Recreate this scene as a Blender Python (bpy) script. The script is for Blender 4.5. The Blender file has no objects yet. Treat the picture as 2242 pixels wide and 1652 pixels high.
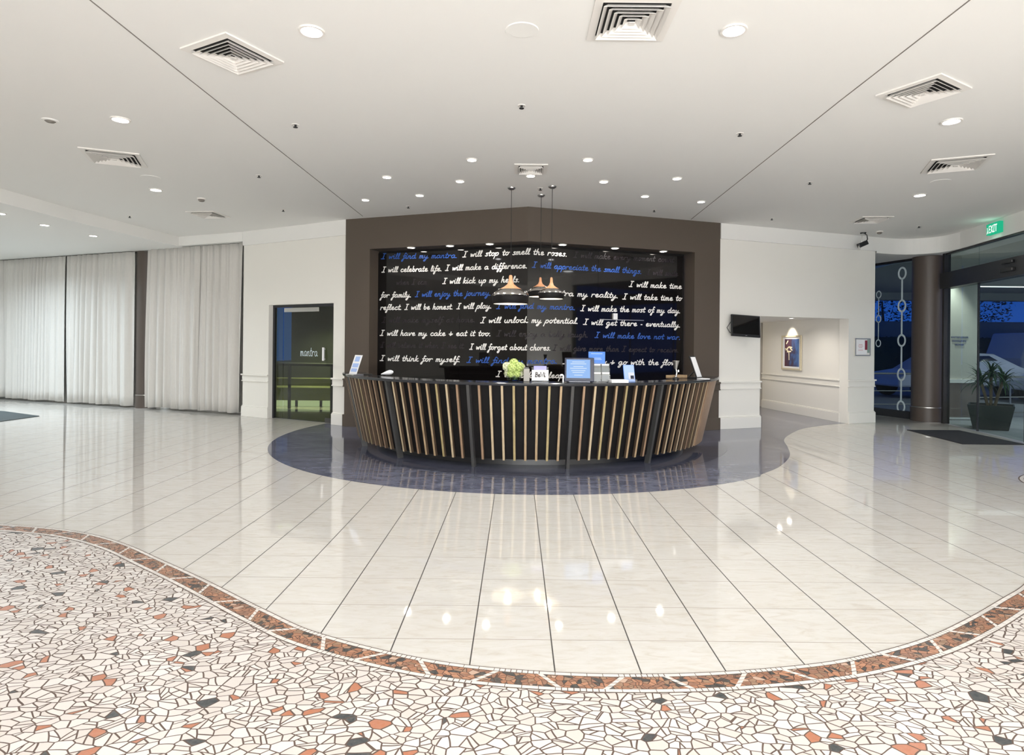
import bpy, bmesh, math, random
from mathutils import Vector, Matrix

R = math.radians
random.seed(7)
S = bpy.context.scene
C = S.collection

# ------------------------------------------------------------------ camera, world, exposure, large lights
cam_d = bpy.data.cameras.new('camera')
cam = bpy.data.objects.new('camera', cam_d)
C.objects.link(cam)
cam.location = (0, 0, 1.5)
cam.rotation_euler = (R(90), R(-0.55), 0)
cam_d.sensor_fit = 'HORIZONTAL'
cam_d.sensor_width = 36.0
cam_d.lens = 36.0 * 1351 / 2242
cam_d.shift_x = -10 / 2242
cam_d.shift_y = -71 / 2242
cam_d.clip_start = 0.05
cam_d.clip_end = 300
S.camera = cam

S.view_settings.view_transform = 'Standard'
S.view_settings.look = 'None'
S.view_settings.gamma = 1.0
S.view_settings.use_curve_mapping = False
S.view_settings.exposure = 0.06
S.cycles.use_denoising = True
S.cycles.max_bounces = 10
S.cycles.diffuse_bounces = 6
S.cycles.glossy_bounces = 5
S.cycles.transparent_max_bounces = 12
S.cycles.caustics_reflective = False
S.cycles.caustics_refractive = False
S.cycles.sample_clamp_indirect = 6.0

world = bpy.data.worlds.new('dusk')
S.world = world
world.use_nodes = True
nt = world.node_tree
nt.nodes.clear()
wo = nt.nodes.new('ShaderNodeOutputWorld')
bg = nt.nodes.new('ShaderNodeBackground')
tc = nt.nodes.new('ShaderNodeTexCoord')
sx = nt.nodes.new('ShaderNodeSeparateXYZ')
cr = nt.nodes.new('ShaderNodeValToRGB')
cr.color_ramp.elements[0].position = 0.0
cr.color_ramp.elements[0].color = (0.015, 0.085, 0.46, 1)
cr.color_ramp.elements[1].position = 0.5
cr.color_ramp.elements[1].color = (0.008, 0.03, 0.17, 1)
nt.links.new(tc.outputs['Generated'], sx.inputs[0])
nt.links.new(sx.outputs['Z'], cr.inputs[0])
nt.links.new(cr.outputs[0], bg.inputs['Color'])
nt.links.new(bg.outputs[0], wo.inputs[0])
bg.inputs['Strength'].default_value = 1.0

K = 0.34    # strength of the ceiling lamps


def lamp(name, kind, loc, watts, col=(0.96, 0.98, 1.0), size=0.14, spread=150, target=None, parent=None, cone=60, blend=0.6):
    d = bpy.data.lights.new(name, kind)
    d.energy = watts * (K if name in ('lobby_lamp', 'downlight_lamp', 'spot_lamp') else 1.0)
    d.color = col
    if kind == 'AREA':
        d.shape = 'DISK'
        d.size = size
        d.spread = R(spread)
    elif kind == 'SPOT':
        d.spot_size = R(cone)
        d.spot_blend = blend
        d.shadow_soft_size = size
    else:
        d.shadow_soft_size = size
    o = bpy.data.objects.new(name, d)
    C.objects.link(o)
    o.location = loc
    if target is not None:
        o.rotation_euler = (Vector(target) - Vector(loc)).to_track_quat('-Z', 'Y').to_euler()
    if parent:
        o.parent = parent
    return o


# the part of the lobby behind the photographer: the same ceiling lamps go on there
for x, y in [(-1.5, 1.3), (1.5, 1.3), (-1.5, -2.2), (1.5, -2.2), (4.5, -1.5), (6.2, 4.6)]:
    lamp('lobby_lamp', 'AREA', (x, y, 3.72), 24, size=0.3, spread=170)
for x, y, w in [(-1.6, -3.3, 540), (2.0, -3.3, 540), (0.2, -5.0, 580), (4.4, -4.4, 200), (6.3, 2.2, 60)]:  # added unseen point lights, without lamp bodies, that lift the ceiling brightness
    lamp('fill_light', 'POINT', (x, y, 0.75), w, (0.93, 0.97, 1.0), 0.22)

# ------------------------------------------------------------------ materials
MATS = {}


def mat(name, col, rough=0.5, metal=0.0, spec=0.5, noise=0.0, nscale=8.0, emit=None, estr=0.0, trans=0.0, bump=0.0, coat=0.0, stretch=None):
    if name in MATS:
        return MATS[name]
    m = bpy.data.materials.new(name)
    m.use_nodes = True
    t = m.node_tree
    b = t.nodes['Principled BSDF']
    b.inputs['Base Color'].default_value = (*col, 1)
    b.inputs['Roughness'].default_value = rough
    b.inputs['Metallic'].default_value = metal
    b.inputs['Specular IOR Level'].default_value = spec
    b.inputs['Coat Weight'].default_value = coat
    if trans:
        b.inputs['Transmission Weight'].default_value = trans
    if emit:
        b.inputs['Emission Color'].default_value = (*emit, 1)
        b.inputs['Emission Strength'].default_value = estr
    if noise or bump:
        co = t.nodes.new('ShaderNodeTexCoord')
        mp = t.nodes.new('ShaderNodeMapping')
        if stretch:
            mp.inputs['Scale'].default_value = stretch
        nz = t.nodes.new('ShaderNodeTexNoise')
        nz.inputs['Scale'].default_value = nscale
        nz.inputs['Detail'].default_value = 6
        t.links.new(co.outputs['Object'], mp.inputs[0])
        t.links.new(mp.outputs[0], nz.inputs['Vector'])
        if noise:
            mx = t.nodes.new('ShaderNodeMix')
            mx.data_type = 'RGBA'
            mx.inputs['A'].default_value = (*[max(0, c * (1 - noise)) for c in col], 1)
            mx.inputs['B'].default_value = (*[min(1, c * (1 + noise)) for c in col], 1)
            t.links.new(nz.outputs['Fac'], mx.inputs['Factor'])
            t.links.new(mx.outputs['Result'], b.inputs['Base Color'])
        if bump:
            bp = t.nodes.new('ShaderNodeBump')
            bp.inputs['Strength'].default_value = bump
            bp.inputs['Distance'].default_value = 0.01
            t.links.new(nz.outputs['Fac'], bp.inputs['Height'])
            t.links.new(bp.outputs[0], b.inputs['Normal'])
    MATS[name] = m
    return m


def glass(name, tint=(0.85, 0.93, 0.88), refl=1.0):
    if name in MATS:
        return MATS[name]
    m = bpy.data.materials.new(name)
    m.use_nodes = True
    t = m.node_tree
    t.nodes.clear()
    o = t.nodes.new('ShaderNodeOutputMaterial')
    tr = t.nodes.new('ShaderNodeBsdfTransparent')
    gl = t.nodes.new('ShaderNodeBsdfGlossy')
    gl.inputs['Roughness'].default_value = 0.0
    gl.inputs['Color'].default_value = (refl, refl, refl, 1)
    fr = t.nodes.new('ShaderNodeFresnel')
    fr.inputs['IOR'].default_value = 1.52
    mx = t.nodes.new('ShaderNodeMixShader')
    tr.inputs['Color'].default_value = (*tint, 1)
    ge = t.nodes.new('ShaderNodeNewGeometry')
    fm = t.nodes.new('ShaderNodeMath')
    fm.operation = 'MULTIPLY_ADD'       # only the face towards the viewer reflects
    fm.inputs[1].default_value = -1.0
    fm.inputs[2].default_value = 1.0
    t.links.new(ge.outputs['Backfacing'], fm.inputs[0])
    fk = t.nodes.new('ShaderNodeMath')
    fk.operation = 'MULTIPLY'
    t.links.new(fr.outputs[0], fk.inputs[0])
    t.links.new(fm.outputs[0], fk.inputs[1])
    t.links.new(fk.outputs[0], mx.inputs[0])
    t.links.new(tr.outputs[0], mx.inputs[1])
    t.links.new(gl.outputs[0], mx.inputs[2])
    t.links.new(mx.outputs[0], o.inputs[0])
    MATS[name] = m
    return m


def emis(name, col, s):
    if name in MATS:
        return MATS[name]
    m = bpy.data.materials.new(name)
    m.use_nodes = True
    t = m.node_tree
    t.nodes.clear()
    o = t.nodes.new('ShaderNodeOutputMaterial')
    e = t.nodes.new('ShaderNodeEmission')
    e.inputs['Color'].default_value = (*col, 1)
    e.inputs['Strength'].default_value = s
    t.links.new(e.outputs[0], o.inputs[0])
    MATS[name] = m
    return m


class NT:
    """small helper for maths node graphs"""

    def __init__(s, t):
        s.t = t

    def m(s, op, a, b=None, c=None):
        n = s.t.nodes.new('ShaderNodeMath')
        n.operation = op
        for i, v in enumerate((a, b, c)):
            if v is None:
                continue
            if isinstance(v, (int, float)):
                n.inputs[i].default_value = v
            else:
                s.t.links.new(v, n.inputs[i])
        return n.outputs[0]

    def ramp(s, fac, stops, const=False):
        n = s.t.nodes.new('ShaderNodeValToRGB')
        e = n.color_ramp.elements
        while len(e) < len(stops):
            e.new(0.5)
        for i, (p, c) in enumerate(stops):
            e[i].position = p
            e[i].color = (*c, 1)
        if const:
            n.color_ramp.interpolation = 'CONSTANT'
        s.t.links.new(fac, n.inputs[0])
        return n.outputs[0]

    def mix(s, fac, a, b):
        n = s.t.nodes.new('ShaderNodeMix')
        n.data_type = 'RGBA'
        for k, v in (('Factor', fac), ('A', a), ('B', b)):
            if isinstance(v, tuple):
                n.inputs[k].default_value = (*v, 1)
            elif isinstance(v, (int, float)):
                n.inputs[k].default_value = v
            else:
                s.t.links.new(v, n.inputs[k])
        return n.outputs['Result']

    def noise(s, vec, scale, detail=4, rough=0.5, dist=0.0):
        n = s.t.nodes.new('ShaderNodeTexNoise')
        n.inputs['Scale'].default_value = scale
        n.inputs['Detail'].default_value = detail
        n.inputs['Roughness'].default_value = rough
        n.inputs['Distortion'].default_value = dist
        s.t.links.new(vec, n.inputs['Vector'])
        return n.outputs['Fac']

    def scale(s, vec, sc):
        n = s.t.nodes.new('ShaderNodeMapping')
        n.inputs['Scale'].default_value = sc
        s.t.links.new(vec, n.inputs[0])
        return n.outputs[0]


def new_nodes(name):
    m = bpy.data.materials.new(name)
    m.use_nodes = True
    t = m.node_tree
    MATS[name] = m
    co = t.nodes.new('ShaderNodeTexCoord').outputs['Object']
    return m, t, NT(t), co, t.nodes['Principled BSDF']


def tile_material():
    m, t, n, co, b = new_nodes('cream_marble_tile')
    sp = t.nodes.new('ShaderNodeSeparateXYZ')
    t.links.new(co, sp.inputs[0])
    fx = n.m('DIVIDE', n.m('SUBTRACT', sp.outputs[0], 0.191), 0.3965)
    fy = n.m('DIVIDE', n.m('SUBTRACT', sp.outputs[1], 3.548), 0.4025)
    dx = n.m('MULTIPLY', n.m('ABSOLUTE', n.m('SUBTRACT', fx, n.m('ROUND', fx))), 0.3965)
    dy = n.m('MULTIPLY', n.m('ABSOLUTE', n.m('SUBTRACT', fy, n.m('ROUND', fy))), 0.4025)
    gx = n.m('LESS_THAN', dx, 0.0034)
    gy = n.m('LESS_THAN', dy, 0.0026)
    cx = t.nodes.new('ShaderNodeCombineXYZ')
    t.links.new(n.m('FLOOR', fx), cx.inputs[0])
    t.links.new(n.m('FLOOR', fy), cx.inputs[1])
    wn = t.nodes.new('ShaderNodeTexWhiteNoise')
    wn.noise_dimensions = '2D'
    t.links.new(cx.outputs[0], wn.inputs['Vector'])
    va = t.nodes.new('ShaderNodeVectorMath')
    va.operation = 'MULTIPLY_ADD'
    va.inputs[1].default_value = (7, 7, 7)
    t.links.new(wn.outputs['Color'], va.inputs[0])
    t.links.new(co, va.inputs[2])
    v = n.scale(va.outputs[0], (1.0, 3.6, 1))
    f1 = n.noise(v, 5.0, 8, 0.62, 1.2)
    col = n.ramp(f1, [(0.3, (0.59, 0.55, 0.49)), (0.48, (0.65, 0.63, 0.59)), (0.7, (0.685, 0.67, 0.645))])
    f2 = n.noise(v, 22.0, 3, 0.6, 0.5)
    col = n.mix(n.m('MULTIPLY', n.m('GREATER_THAN', f2, 0.67), 0.3), col, (0.52, 0.43, 0.34))
    col = n.mix(n.m('MULTIPLY', wn.outputs['Value'], 0.16), col, (0.64, 0.59, 0.53))
    col = n.mix(gy, col, (0.30, 0.26, 0.22))
    col = n.mix(gx, col, (0.06, 0.055, 0.05))
    t.links.new(col, b.inputs['Base Color'])
    g = n.m('MAXIMUM', gx, gy)
    t.links.new(n.m('ADD', n.m('MULTIPLY', g, 0.5), 0.05), b.inputs['Roughness'])
    b.inputs['Specular IOR Level'].default_value = 0.55
    return m


def stone_material(name, c0, c1, c2):
    m, t, n, co, b = new_nodes(name)
    v = n.scale(co, (1.0, 2.6, 1))
    f = n.noise(v, 3.2, 9, 0.68, 1.4)
    col = n.ramp(f, [(0.3, c0), (0.5, c1), (0.72, c2)])
    f2 = n.noise(co, 40.0, 3, 0.6)
    col = n.mix(n.m('MULTIPLY', f2, 0.25), col, c0)
    sp = t.nodes.new('ShaderNodeSeparateXYZ')
    t.links.new(co, sp.inputs[0])
    fy = n.m('DIVIDE', sp.outputs[1], 0.4025)
    dy = n.m('MULTIPLY', n.m('ABSOLUTE', n.m('SUBTRACT', fy, n.m('ROUND', fy))), 0.4025)
    col = n.mix(n.m('MULTIPLY', n.m('LESS_THAN', dy, 0.002), 0.5), col, (0.02, 0.02, 0.025))
    t.links.new(col, b.inputs['Base Color'])
    b.inputs['Roughness'].default_value = 0.07
    b.inputs['Specular IOR Level'].default_value = 0.6
    return m


def shard_material(name, scale, stops, grout, gw, rough=0.28, split=0.62):
    """crazy paving: irregular cells, most of them cut once more by a random straight line"""
    m, t, n, co, b = new_nodes(name)
    dn = t.nodes.new('ShaderNodeTexNoise')
    dn.inputs['Scale'].default_value = 3.0
    t.links.new(co, dn.inputs['Vector'])
    va = t.nodes.new('ShaderNodeVectorMath')
    va.operation = 'MULTIPLY_ADD'
    va.inputs[1].default_value = (0.10, 0.10, 0)
    t.links.new(dn.outputs['Color'], va.inputs[0])
    t.links.new(co, va.inputs[2])
    p = n.scale(va.outputs[0], (scale * 0.86, scale * 1.12, 1))
    vs = []
    for feat in ('F1', 'DISTANCE_TO_EDGE'):
        v = t.nodes.new('ShaderNodeTexVoronoi')
        v.voronoi_dimensions = '2D'
        v.feature = feat
        v.inputs['Scale'].default_value = 1.0
        v.inputs['Randomness'].default_value = 1.0
        t.links.new(p, v.inputs['Vector'])
        vs.append(v)
    cs = t.nodes.new('ShaderNodeSeparateColor')
    t.links.new(vs[0].outputs['Color'], cs.inputs[0])
    ang = n.m('MULTIPLY', cs.outputs[1], 6.2832)
    sub = t.nodes.new('ShaderNodeVectorMath')
    sub.operation = 'SUBTRACT'
    t.links.new(p, sub.inputs[0])
    t.links.new(vs[0].outputs['Position'], sub.inputs[1])
    ss = t.nodes.new('ShaderNodeSeparateXYZ')
    t.links.new(sub.outputs[0], ss.inputs[0])
    d = n.m('ADD', n.m('MULTIPLY', ss.outputs[0], n.m('COSINE', ang)), n.m('MULTIPLY', ss.outputs[1], n.m('SINE', ang)))
    d = n.m('ADD', d, n.m('MULTIPLY', n.m('SUBTRACT', cs.outputs[2], 0.5), 0.35))
    has = n.m('LESS_THAN', cs.outputs[0], split)
    side = n.m('MULTIPLY', n.m('GREATER_THAN', d, 0.0), has)
    ds = n.m('ADD', n.m('ABSOLUTE', d), n.m('MULTIPLY', n.m('SUBTRACT', 1.0, has), 9.0))
    edge = n.m('MINIMUM', vs[1].outputs['Distance'], n.m('MULTIPLY', ds, 0.9))
    g = n.m('LESS_THAN', edge, gw)
    h = t.nodes.new('ShaderNodeTexWhiteNoise')
    h.noise_dimensions = '4D'
    t.links.new(vs[0].outputs['Color'], h.inputs['Vector'])
    t.links.new(side, h.inputs['W'])
    col = n.ramp(h.outputs['Value'], stops, True)
    mot = n.noise(co, 60.0, 4, 0.6)
    col = n.mix(n.m('MULTIPLY', n.m('SUBTRACT', mot, 0.35), 0.35), col, (0.55, 0.47, 0.42))
    col = n.mix(g, col, grout)
    t.links.new(col, b.inputs['Base Color'])
    t.links.new(n.m('ADD', n.m('MULTIPLY', g, 0.4), rough), b.inputs['Roughness'])
    b.inputs['Specular IOR Level'].default_value = 0.4
    return m


def wood_material(name, c0, c1, scale=(40, 40, 3)):
    m, t, n, co, b = new_nodes(name)
    f = n.noise(n.scale(co, scale), 1.0, 5, 0.6, 0.4)
    t.links.new(n.ramp(f, [(0.3, c0), (0.7, c1)]), b.inputs['Base Color'])
    b.inputs['Roughness'].default_value = 0.42
    return m


def linen_material():
    m, t, n, co, b = new_nodes('grey_linen')
    f = n.noise(n.scale(co, (60, 60, 6)), 2.0, 4, 0.7)
    g = n.noise(n.scale(co, (8, 8, 160)), 1.0, 2, 0.6)
    col = n.mix(f, (0.58, 0.56, 0.53), (0.68, 0.66, 0.63))
    col = n.mix(n.m('MULTIPLY', g, 0.25), col, (0.50, 0.48, 0.45))
    t.links.new(col, b.inputs['Base Color'])
    b.inputs['Roughness'].default_value = 0.9
    b.inputs['Specular IOR Level'].default_value = 0.1
    b.inputs['Sheen Weight'].default_value = 0.2
    return m


M = {}
M['tile'] = tile_material()
M['stone'] = stone_material('blue_grey_stone', (0.075, 0.082, 0.125), (0.15, 0.16, 0.22), (0.26, 0.27, 0.34))
M['stone_in'] = stone_material('dark_blue_grey_stone', (0.05, 0.056, 0.09), (0.10, 0.108, 0.16), (0.17, 0.18, 0.25))
M['mosaic'] = shard_material('white_crazy_mosaic', 19.0, [(0, (0.035, 0.045, 0.05)), (0.016, (0.42, 0.16, 0.085)), (0.052, (0.66, 0.61, 0.575)), (0.35, (0.70, 0.66, 0.625)), (0.7, (0.63, 0.58, 0.54)), (0.88, (0.73, 0.69, 0.66))], (0.11, 0.075, 0.06), 0.052)
M['band'] = shard_material('red_marble_mosaic', 34.0, [(0, (0.035, 0.037, 0.037)), (0.17, (0.34, 0.15, 0.08)), (0.4, (0.26, 0.125, 0.075)), (0.6, (0.42, 0.20, 0.11)), (0.8, (0.30, 0.18, 0.11)), (0.95, (0.52, 0.36, 0.27))], (0.10, 0.06, 0.045), 0.05)
M['tessera'] = mat('white_tesserae', (0.72, 0.68, 0.64), 0.3, noise=0.06, nscale=30)
M['grout'] = mat('brown_grout', (0.12, 0.085, 0.07), 0.7)
M['white'] = mat('ceiling_white_paint', (0.83, 0.82, 0.795), 0.85, spec=0.2)
M['wall'] = mat('warm_white_wall_paint', (0.82, 0.80, 0.75), 0.7, spec=0.3)
M['trimw'] = mat('white_trim_paint', (0.84, 0.82, 0.77), 0.5)
M['taupe'] = mat('dark_taupe_paint', (0.092, 0.073, 0.058), 0.6, spec=0.3)
M['taupe2'] = mat('brown_column_paint', (0.085, 0.066, 0.055), 0.45)
M['joint'] = mat('shadow_joint', (0.22, 0.20, 0.18), 0.9)
M['linen'] = linen_material()
M['blackglass'] = mat('black_gloss_glass', (0.006, 0.005, 0.005), 0.035, spec=0.5)
M['ink_w'] = mat('white_lettering', (0.88, 0.86, 0.83), 0.6)
M['ink_b'] = mat('blue_lettering', (0.025, 0.10, 0.42), 0.5)
M['ink_f'] = mat('dim_purple_grey_lettering', (0.016, 0.011, 0.015), 0.5)
M['chrome'] = mat('chrome', (0.75, 0.75, 0.75), 0.15, metal=1)
M['steel'] = mat('brushed_steel', (0.55, 0.54, 0.52), 0.32, metal=1)
M['black'] = mat('black_plastic', (0.012, 0.012, 0.013), 0.35)
M['blackmatte'] = mat('black_laminate', (0.008, 0.007, 0.007), 0.6, spec=0.2)
M['counter_top'] = mat('black_polished_counter', (0.020, 0.021, 0.025), 0.12, noise=0.3, nscale=60)
M['post'] = mat('dark_grey_metal', (0.075, 0.073, 0.072), 0.4, metal=0.3)
M['woods'] = [wood_material('oak_slat', (0.33, 0.225, 0.125), (0.47, 0.345, 0.21)),
              wood_material('ash_slat', (0.42, 0.32, 0.20), (0.56, 0.45, 0.30)),
              wood_material('walnut_slat', (0.25, 0.155, 0.095), (0.36, 0.24, 0.15)),
              wood_material('olive_oak_slat', (0.31, 0.235, 0.11), (0.45, 0.36, 0.18))]
M['slatside'] = mat('dark_slat_side', (0.085, 0.055, 0.034), 0.6)  # sides and backs of the slats, darker brown than the fronts
M['copper'] = wood_material('copper_toned_wood', (0.58, 0.26, 0.12), (0.74, 0.40, 0.22))
M['lampwhite'] = mat('pendant_white_inside', (0.9, 0.87, 0.8), 0.4)
M['silver'] = mat('polished_silver', (0.8, 0.77, 0.73), 0.12, metal=1)
M['lens'] = emis('downlight_lens', (1.0, 0.97, 0.98), 40)
M['lensw'] = emis('warm_spot_lens', (1.0, 0.93, 0.84), 45)
M['bulb'] = emis('pendant_bulb', (1.0, 0.85, 0.62), 14)
M['ventdark'] = mat('vent_shadow_gap', (0.015, 0.014, 0.013), 0.8)
M['ventw'] = mat('vent_white_metal', (0.80, 0.77, 0.73), 0.45)
M['glass'] = glass('clear_glass', (0.80, 0.87, 0.84))
M['glassg'] = glass('olive_tinted_glass', (0.62, 0.66, 0.48))
M['acrylic'] = glass('acrylic', (0.90, 0.92, 0.94))
M['etch'] = mat('etched_white_film', (0.62, 0.72, 0.76), 0.7)
M['paper'] = mat('white_paper', (0.86, 0.86, 0.88), 0.7)
M['blue'] = mat('blue_card', (0.05, 0.20, 0.66), 0.5)
M['paleblue'] = mat('pale_blue_print', (0.35, 0.48, 0.80), 0.5)
M['navy'] = mat('navy_gloss_plastic', (0.010, 0.016, 0.045), 0.2)
M['screen'] = emis('lit_blue_screen', (0.36, 0.58, 1.0), 0.9)
M['screentext'] = emis('screen_text', (0.75, 0.87, 1.0), 0.95)
M['rubbermat'] = mat('black_rubber_mat', (0.012, 0.012, 0.018), 0.8, noise=0.3, nscale=80)
M['greymat'] = mat('grey_green_mat', (0.06, 0.075, 0.078), 0.85, noise=0.3, nscale=80)
M['alu'] = mat('charcoal_aluminium', (0.035, 0.036, 0.040), 0.4, metal=0.2)
M['exitg'] = emis('exit_sign_green', (0.02, 0.46, 0.24), 1.0)
M['exitw'] = emis('exit_sign_white', (0.85, 1.0, 0.92), 1.1)
M['leaf'] = mat('dracaena_leaf', (0.035, 0.09, 0.035), 0.45, noise=0.4, nscale=10)
M['bark'] = mat('cane_bark', (0.22, 0.15, 0.10), 0.8, noise=0.3, nscale=30)
M['pot'] = mat('charcoal_pot', (0.018, 0.021, 0.022), 0.5)
M['soil'] = mat('potting_soil', (0.03, 0.02, 0.015), 0.9)
M['petal'] = mat('green_hydrangea_petal', (0.50, 0.62, 0.20), 0.6, noise=0.25, nscale=40)
M['petal2'] = mat('cream_green_petal', (0.72, 0.74, 0.50), 0.6, noise=0.2, nscale=40)
M['stem'] = mat('flower_stem', (0.06, 0.13, 0.03), 0.5)
M['asphalt'] = mat('driveway_paving', (0.30, 0.31, 0.33), 0.6, noise=0.2, nscale=6)
M['extwall'] = mat('outside_render', (0.55, 0.53, 0.47), 0.7)
M['extstone'] = mat('outside_stone_base', (0.20, 0.16, 0.14), 0.7, noise=0.25, nscale=6)
M['concrete'] = mat('grey_concrete', (0.30, 0.31, 0.32), 0.8, noise=0.1, nscale=3)
M['foliage'] = mat('dusk_foliage', (0.02, 0.05, 0.06), 0.8)
M['carpaint'] = mat('pale_car_paint', (0.55, 0.58, 0.74), 0.25, coat=0.6)
M['carglass'] = mat('dark_car_glass', (0.01, 0.015, 0.04), 0.05)
M['tyre'] = mat('tyre_rubber', (0.012, 0.012, 0.012), 0.8)
M['olive'] = mat('olive_wall_finish', (0.15, 0.155, 0.055), 0.6)
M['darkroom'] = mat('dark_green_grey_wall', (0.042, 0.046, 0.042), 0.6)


# ------------------------------------------------------------------ mesh helpers
class MB:
    def __init__(s):
        s.v, s.f, s.mi = [], [], []

    def add(s, vs, fs, mi=0):
        o = len(s.v)
        s.v += [tuple(v) for v in vs]
        s.f += [tuple(i + o for i in f) for f in fs]
        s.mi += [mi] * len(fs)
        return s

    def box(s, c, size, rz=0.0, mi=0, m=None):
        x, y, z = (a / 2 for a in size)
        vs = [Vector((a * x, b * y, d * z)) for d in (-1, 1) for b in (-1, 1) for a in (-1, 1)]
        rm = m or Matrix.Rotation(rz, 3, 'Z')
        vs = [rm @ v + Vector(c) for v in vs]
        return s.add(vs, [(0, 2, 3, 1), (4, 5, 7, 6), (0, 1, 5, 4), (2, 6, 7, 3), (0, 4, 6, 2), (1, 3, 7, 5)], mi)

    def prism(s, poly, z0, z1, mi=0):
        n = len(poly)
        vs = [(p[0], p[1], z0) for p in poly] + [(p[0], p[1], z1) for p in poly]
        fs = [tuple(range(n - 1, -1, -1)), tuple(range(n, 2 * n))]
        fs += [(i, (i + 1) % n, n + (i + 1) % n, n + i) for i in range(n)]
        return s.add(vs, fs, mi)

    def poly(s, pts, mi=0):
        return s.add(pts, [tuple(range(len(pts)))], mi)

    def lathe(s, prof, n=24, c=(0, 0, 0), mi=0, a0=0.0, a1=2 * math.pi):
        full = abs(a1 - a0 - 2 * math.pi) < 1e-6
        k = n if full else n + 1
        vs = []
        for r, z in prof:
            for i in range(k):
                a = a0 + (a1 - a0) * i / n
                vs.append((c[0] + r * math.cos(a), c[1] + r * math.sin(a), c[2] + z))
        fs = []
        for j in range(len(prof) - 1):
            for i in range(n):
                i2 = (i + 1) % k
                fs.append((j * k + i, j * k + i2, (j + 1) * k + i2, (j + 1) * k + i))
        return s.add(vs, fs, mi)

    def tube(s, pts, r, n=8, mi=0, cap=True):
        pts = [Vector(p) for p in pts]
        vs = []
        ref = None
        for i, p in enumerate(pts):
            d = (pts[min(i + 1, len(pts) - 1)] - pts[max(i - 1, 0)]).normalized()
            if ref is None:
                ref = Vector((0, 0, 1)) if abs(d.z) < 0.9 else Vector((1, 0, 0))
            u = d.cross(ref).normalized()
            w = u.cross(d).normalized()
            ref = w
            rr = r[i] if isinstance(r, (list, tuple)) else r
            for k in range(n):
                a = 2 * math.pi * k / n
                vs.append(p + u * (rr * math.cos(a)) + w * (rr * math.sin(a)))
        fs = []
        for i in range(len(pts) - 1):
            for k in range(n):
                k2 = (k + 1) % n
                fs.append((i * n + k, i * n + k2, (i + 1) * n + k2, (i + 1) * n + k))
        if cap:
            fs.append(tuple(range(n - 1, -1, -1)))
            fs.append(tuple((len(pts) - 1) * n + k for k in range(n)))
        return s.add(vs, fs, mi)

    def build(s, name, mats, parent=None, smooth=False, bevel=0.0, normals=True):
        me = bpy.data.meshes.new(name)
        me.from_pydata([tuple(v) for v in s.v], [], s.f)
        for m in (mats if isinstance(mats, (list, tuple)) else [mats]):
            me.materials.append(m)
        for p, i in zip(me.polygons, s.mi):
            p.material_index = i
            p.use_smooth = smooth
        if normals:
            b = bmesh.new()
            b.from_mesh(me)
            bmesh.ops.recalc_face_normals(b, faces=b.faces)
            b.to_mesh(me)
            b.free()
        me.update()
        o = bpy.data.objects.new(name, me)
        C.objects.link(o)
        if parent:
            o.parent = parent
        if bevel:
            md = o.modifiers.new('bevel', 'BEVEL')
            md.width = bevel
            md.segments = 2
            md.limit_method = 'ANGLE'
        if smooth:
            try:
                with bpy.context.temp_override(object=o):
                    pass
            except Exception:
                pass
            me.set_sharp_from_angle(angle=R(40))
        return o


def tag(o, label, cat, group=None, kind=None):
    if label:
        o['label'] = label
    if cat:
        o['category'] = cat
    if group:
        o['group'] = group
    if kind:
        o['kind'] = kind
    return o


def thing(name, label, cat, loc=(0, 0, 0), rz=0.0, group=None):
    o = bpy.data.objects.new(name, None)
    o.empty_display_size = 0.1
    C.objects.link(o)
    o.location = loc
    o.rotation_euler = (0, 0, rz)
    return tag(o, label, cat, group)


def dup(root, loc, rz, label):
    r = root.copy()
    C.objects.link(r)
    r.location = loc
    r.rotation_euler = (0, 0, rz)
    r['label'] = label
    for ch in list(root.children):
        c = ch.copy()
        C.objects.link(c)
        c.parent = r
        for g in list(ch.children):
            d = g.copy()
            C.objects.link(d)
            d.parent = c
    return r


def struct(o):
    o['kind'] = 'structure'
    return o


V2 = lambda p: Vector((p[0], p[1]))


class Seg:
    """a straight stretch of wall seen from the lobby: u runs along it, t goes back behind its face"""

    def __init__(s, a, b):
        s.a, s.b = V2(a), V2(b)
        s.L = (s.b - s.a).length
        s.d = (s.b - s.a) / s.L
        s.n = Vector((-s.d.y, s.d.x))
        s.ang = math.atan2(s.d.y, s.d.x)

    def p(s, u, t=0.0):
        return s.a + s.d * u + s.n * t

    def box(s, mb, u0, u1, z0, z1, t0, t1, mi=0):
        return mb.prism([s.p(u0, t0), s.p(u1, t0), s.p(u1, t1), s.p(u0, t1)], z0, z1, mi)


def smooth_line(pts, step):
    """Catmull-Rom through the points, resampled at an even step"""
    P = [Vector(p) for p in pts]
    P = [2 * P[0] - P[1]] + P + [2 * P[-1] - P[-2]]
    d = []
    for i in range(1, len(P) - 2):
        for k in range(24):
            t = k / 24
            a, b, c, e = P[i - 1], P[i], P[i + 1], P[i + 2]
            d.append(0.5 * ((2 * b) + (c - a) * t + (2 * a - 5 * b + 4 * c - e) * t * t + (3 * b - a - 3 * c + e) * t ** 3))
    d.append(P[-2])
    out = [d[0]]
    acc = 0.0
    for a, b in zip(d, d[1:]):
        l = (b - a).length
        while acc + l >= step and l > 0:
            f = (step - acc) / l
            a = a + (b - a) * f
            l = (b - a).length
            out.append(a.copy())
            acc = 0.0
        acc += l
    return out


# ------------------------------------------------------------------ plan of the lobby
H = 3.75
DL, AP, DR = (-3.12, 11.2), (0.17, 10.02), (3.68, 11.2)
W0, TR = (-5.6, 12.56), (7.27, 12.475)
CC = Vector((0.22, 10.17))                      # centre of the round counter
sDL, sDR = Seg(DL, AP), Seg(AP, DR)
sW = Seg(W0, DL)
sT = Seg(DR, TR)
CUR0, CUR1 = (-14.99, 16.431), (-5.6, 12.70)    # curtain line
sC = Seg(CUR0, CUR1)


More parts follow.
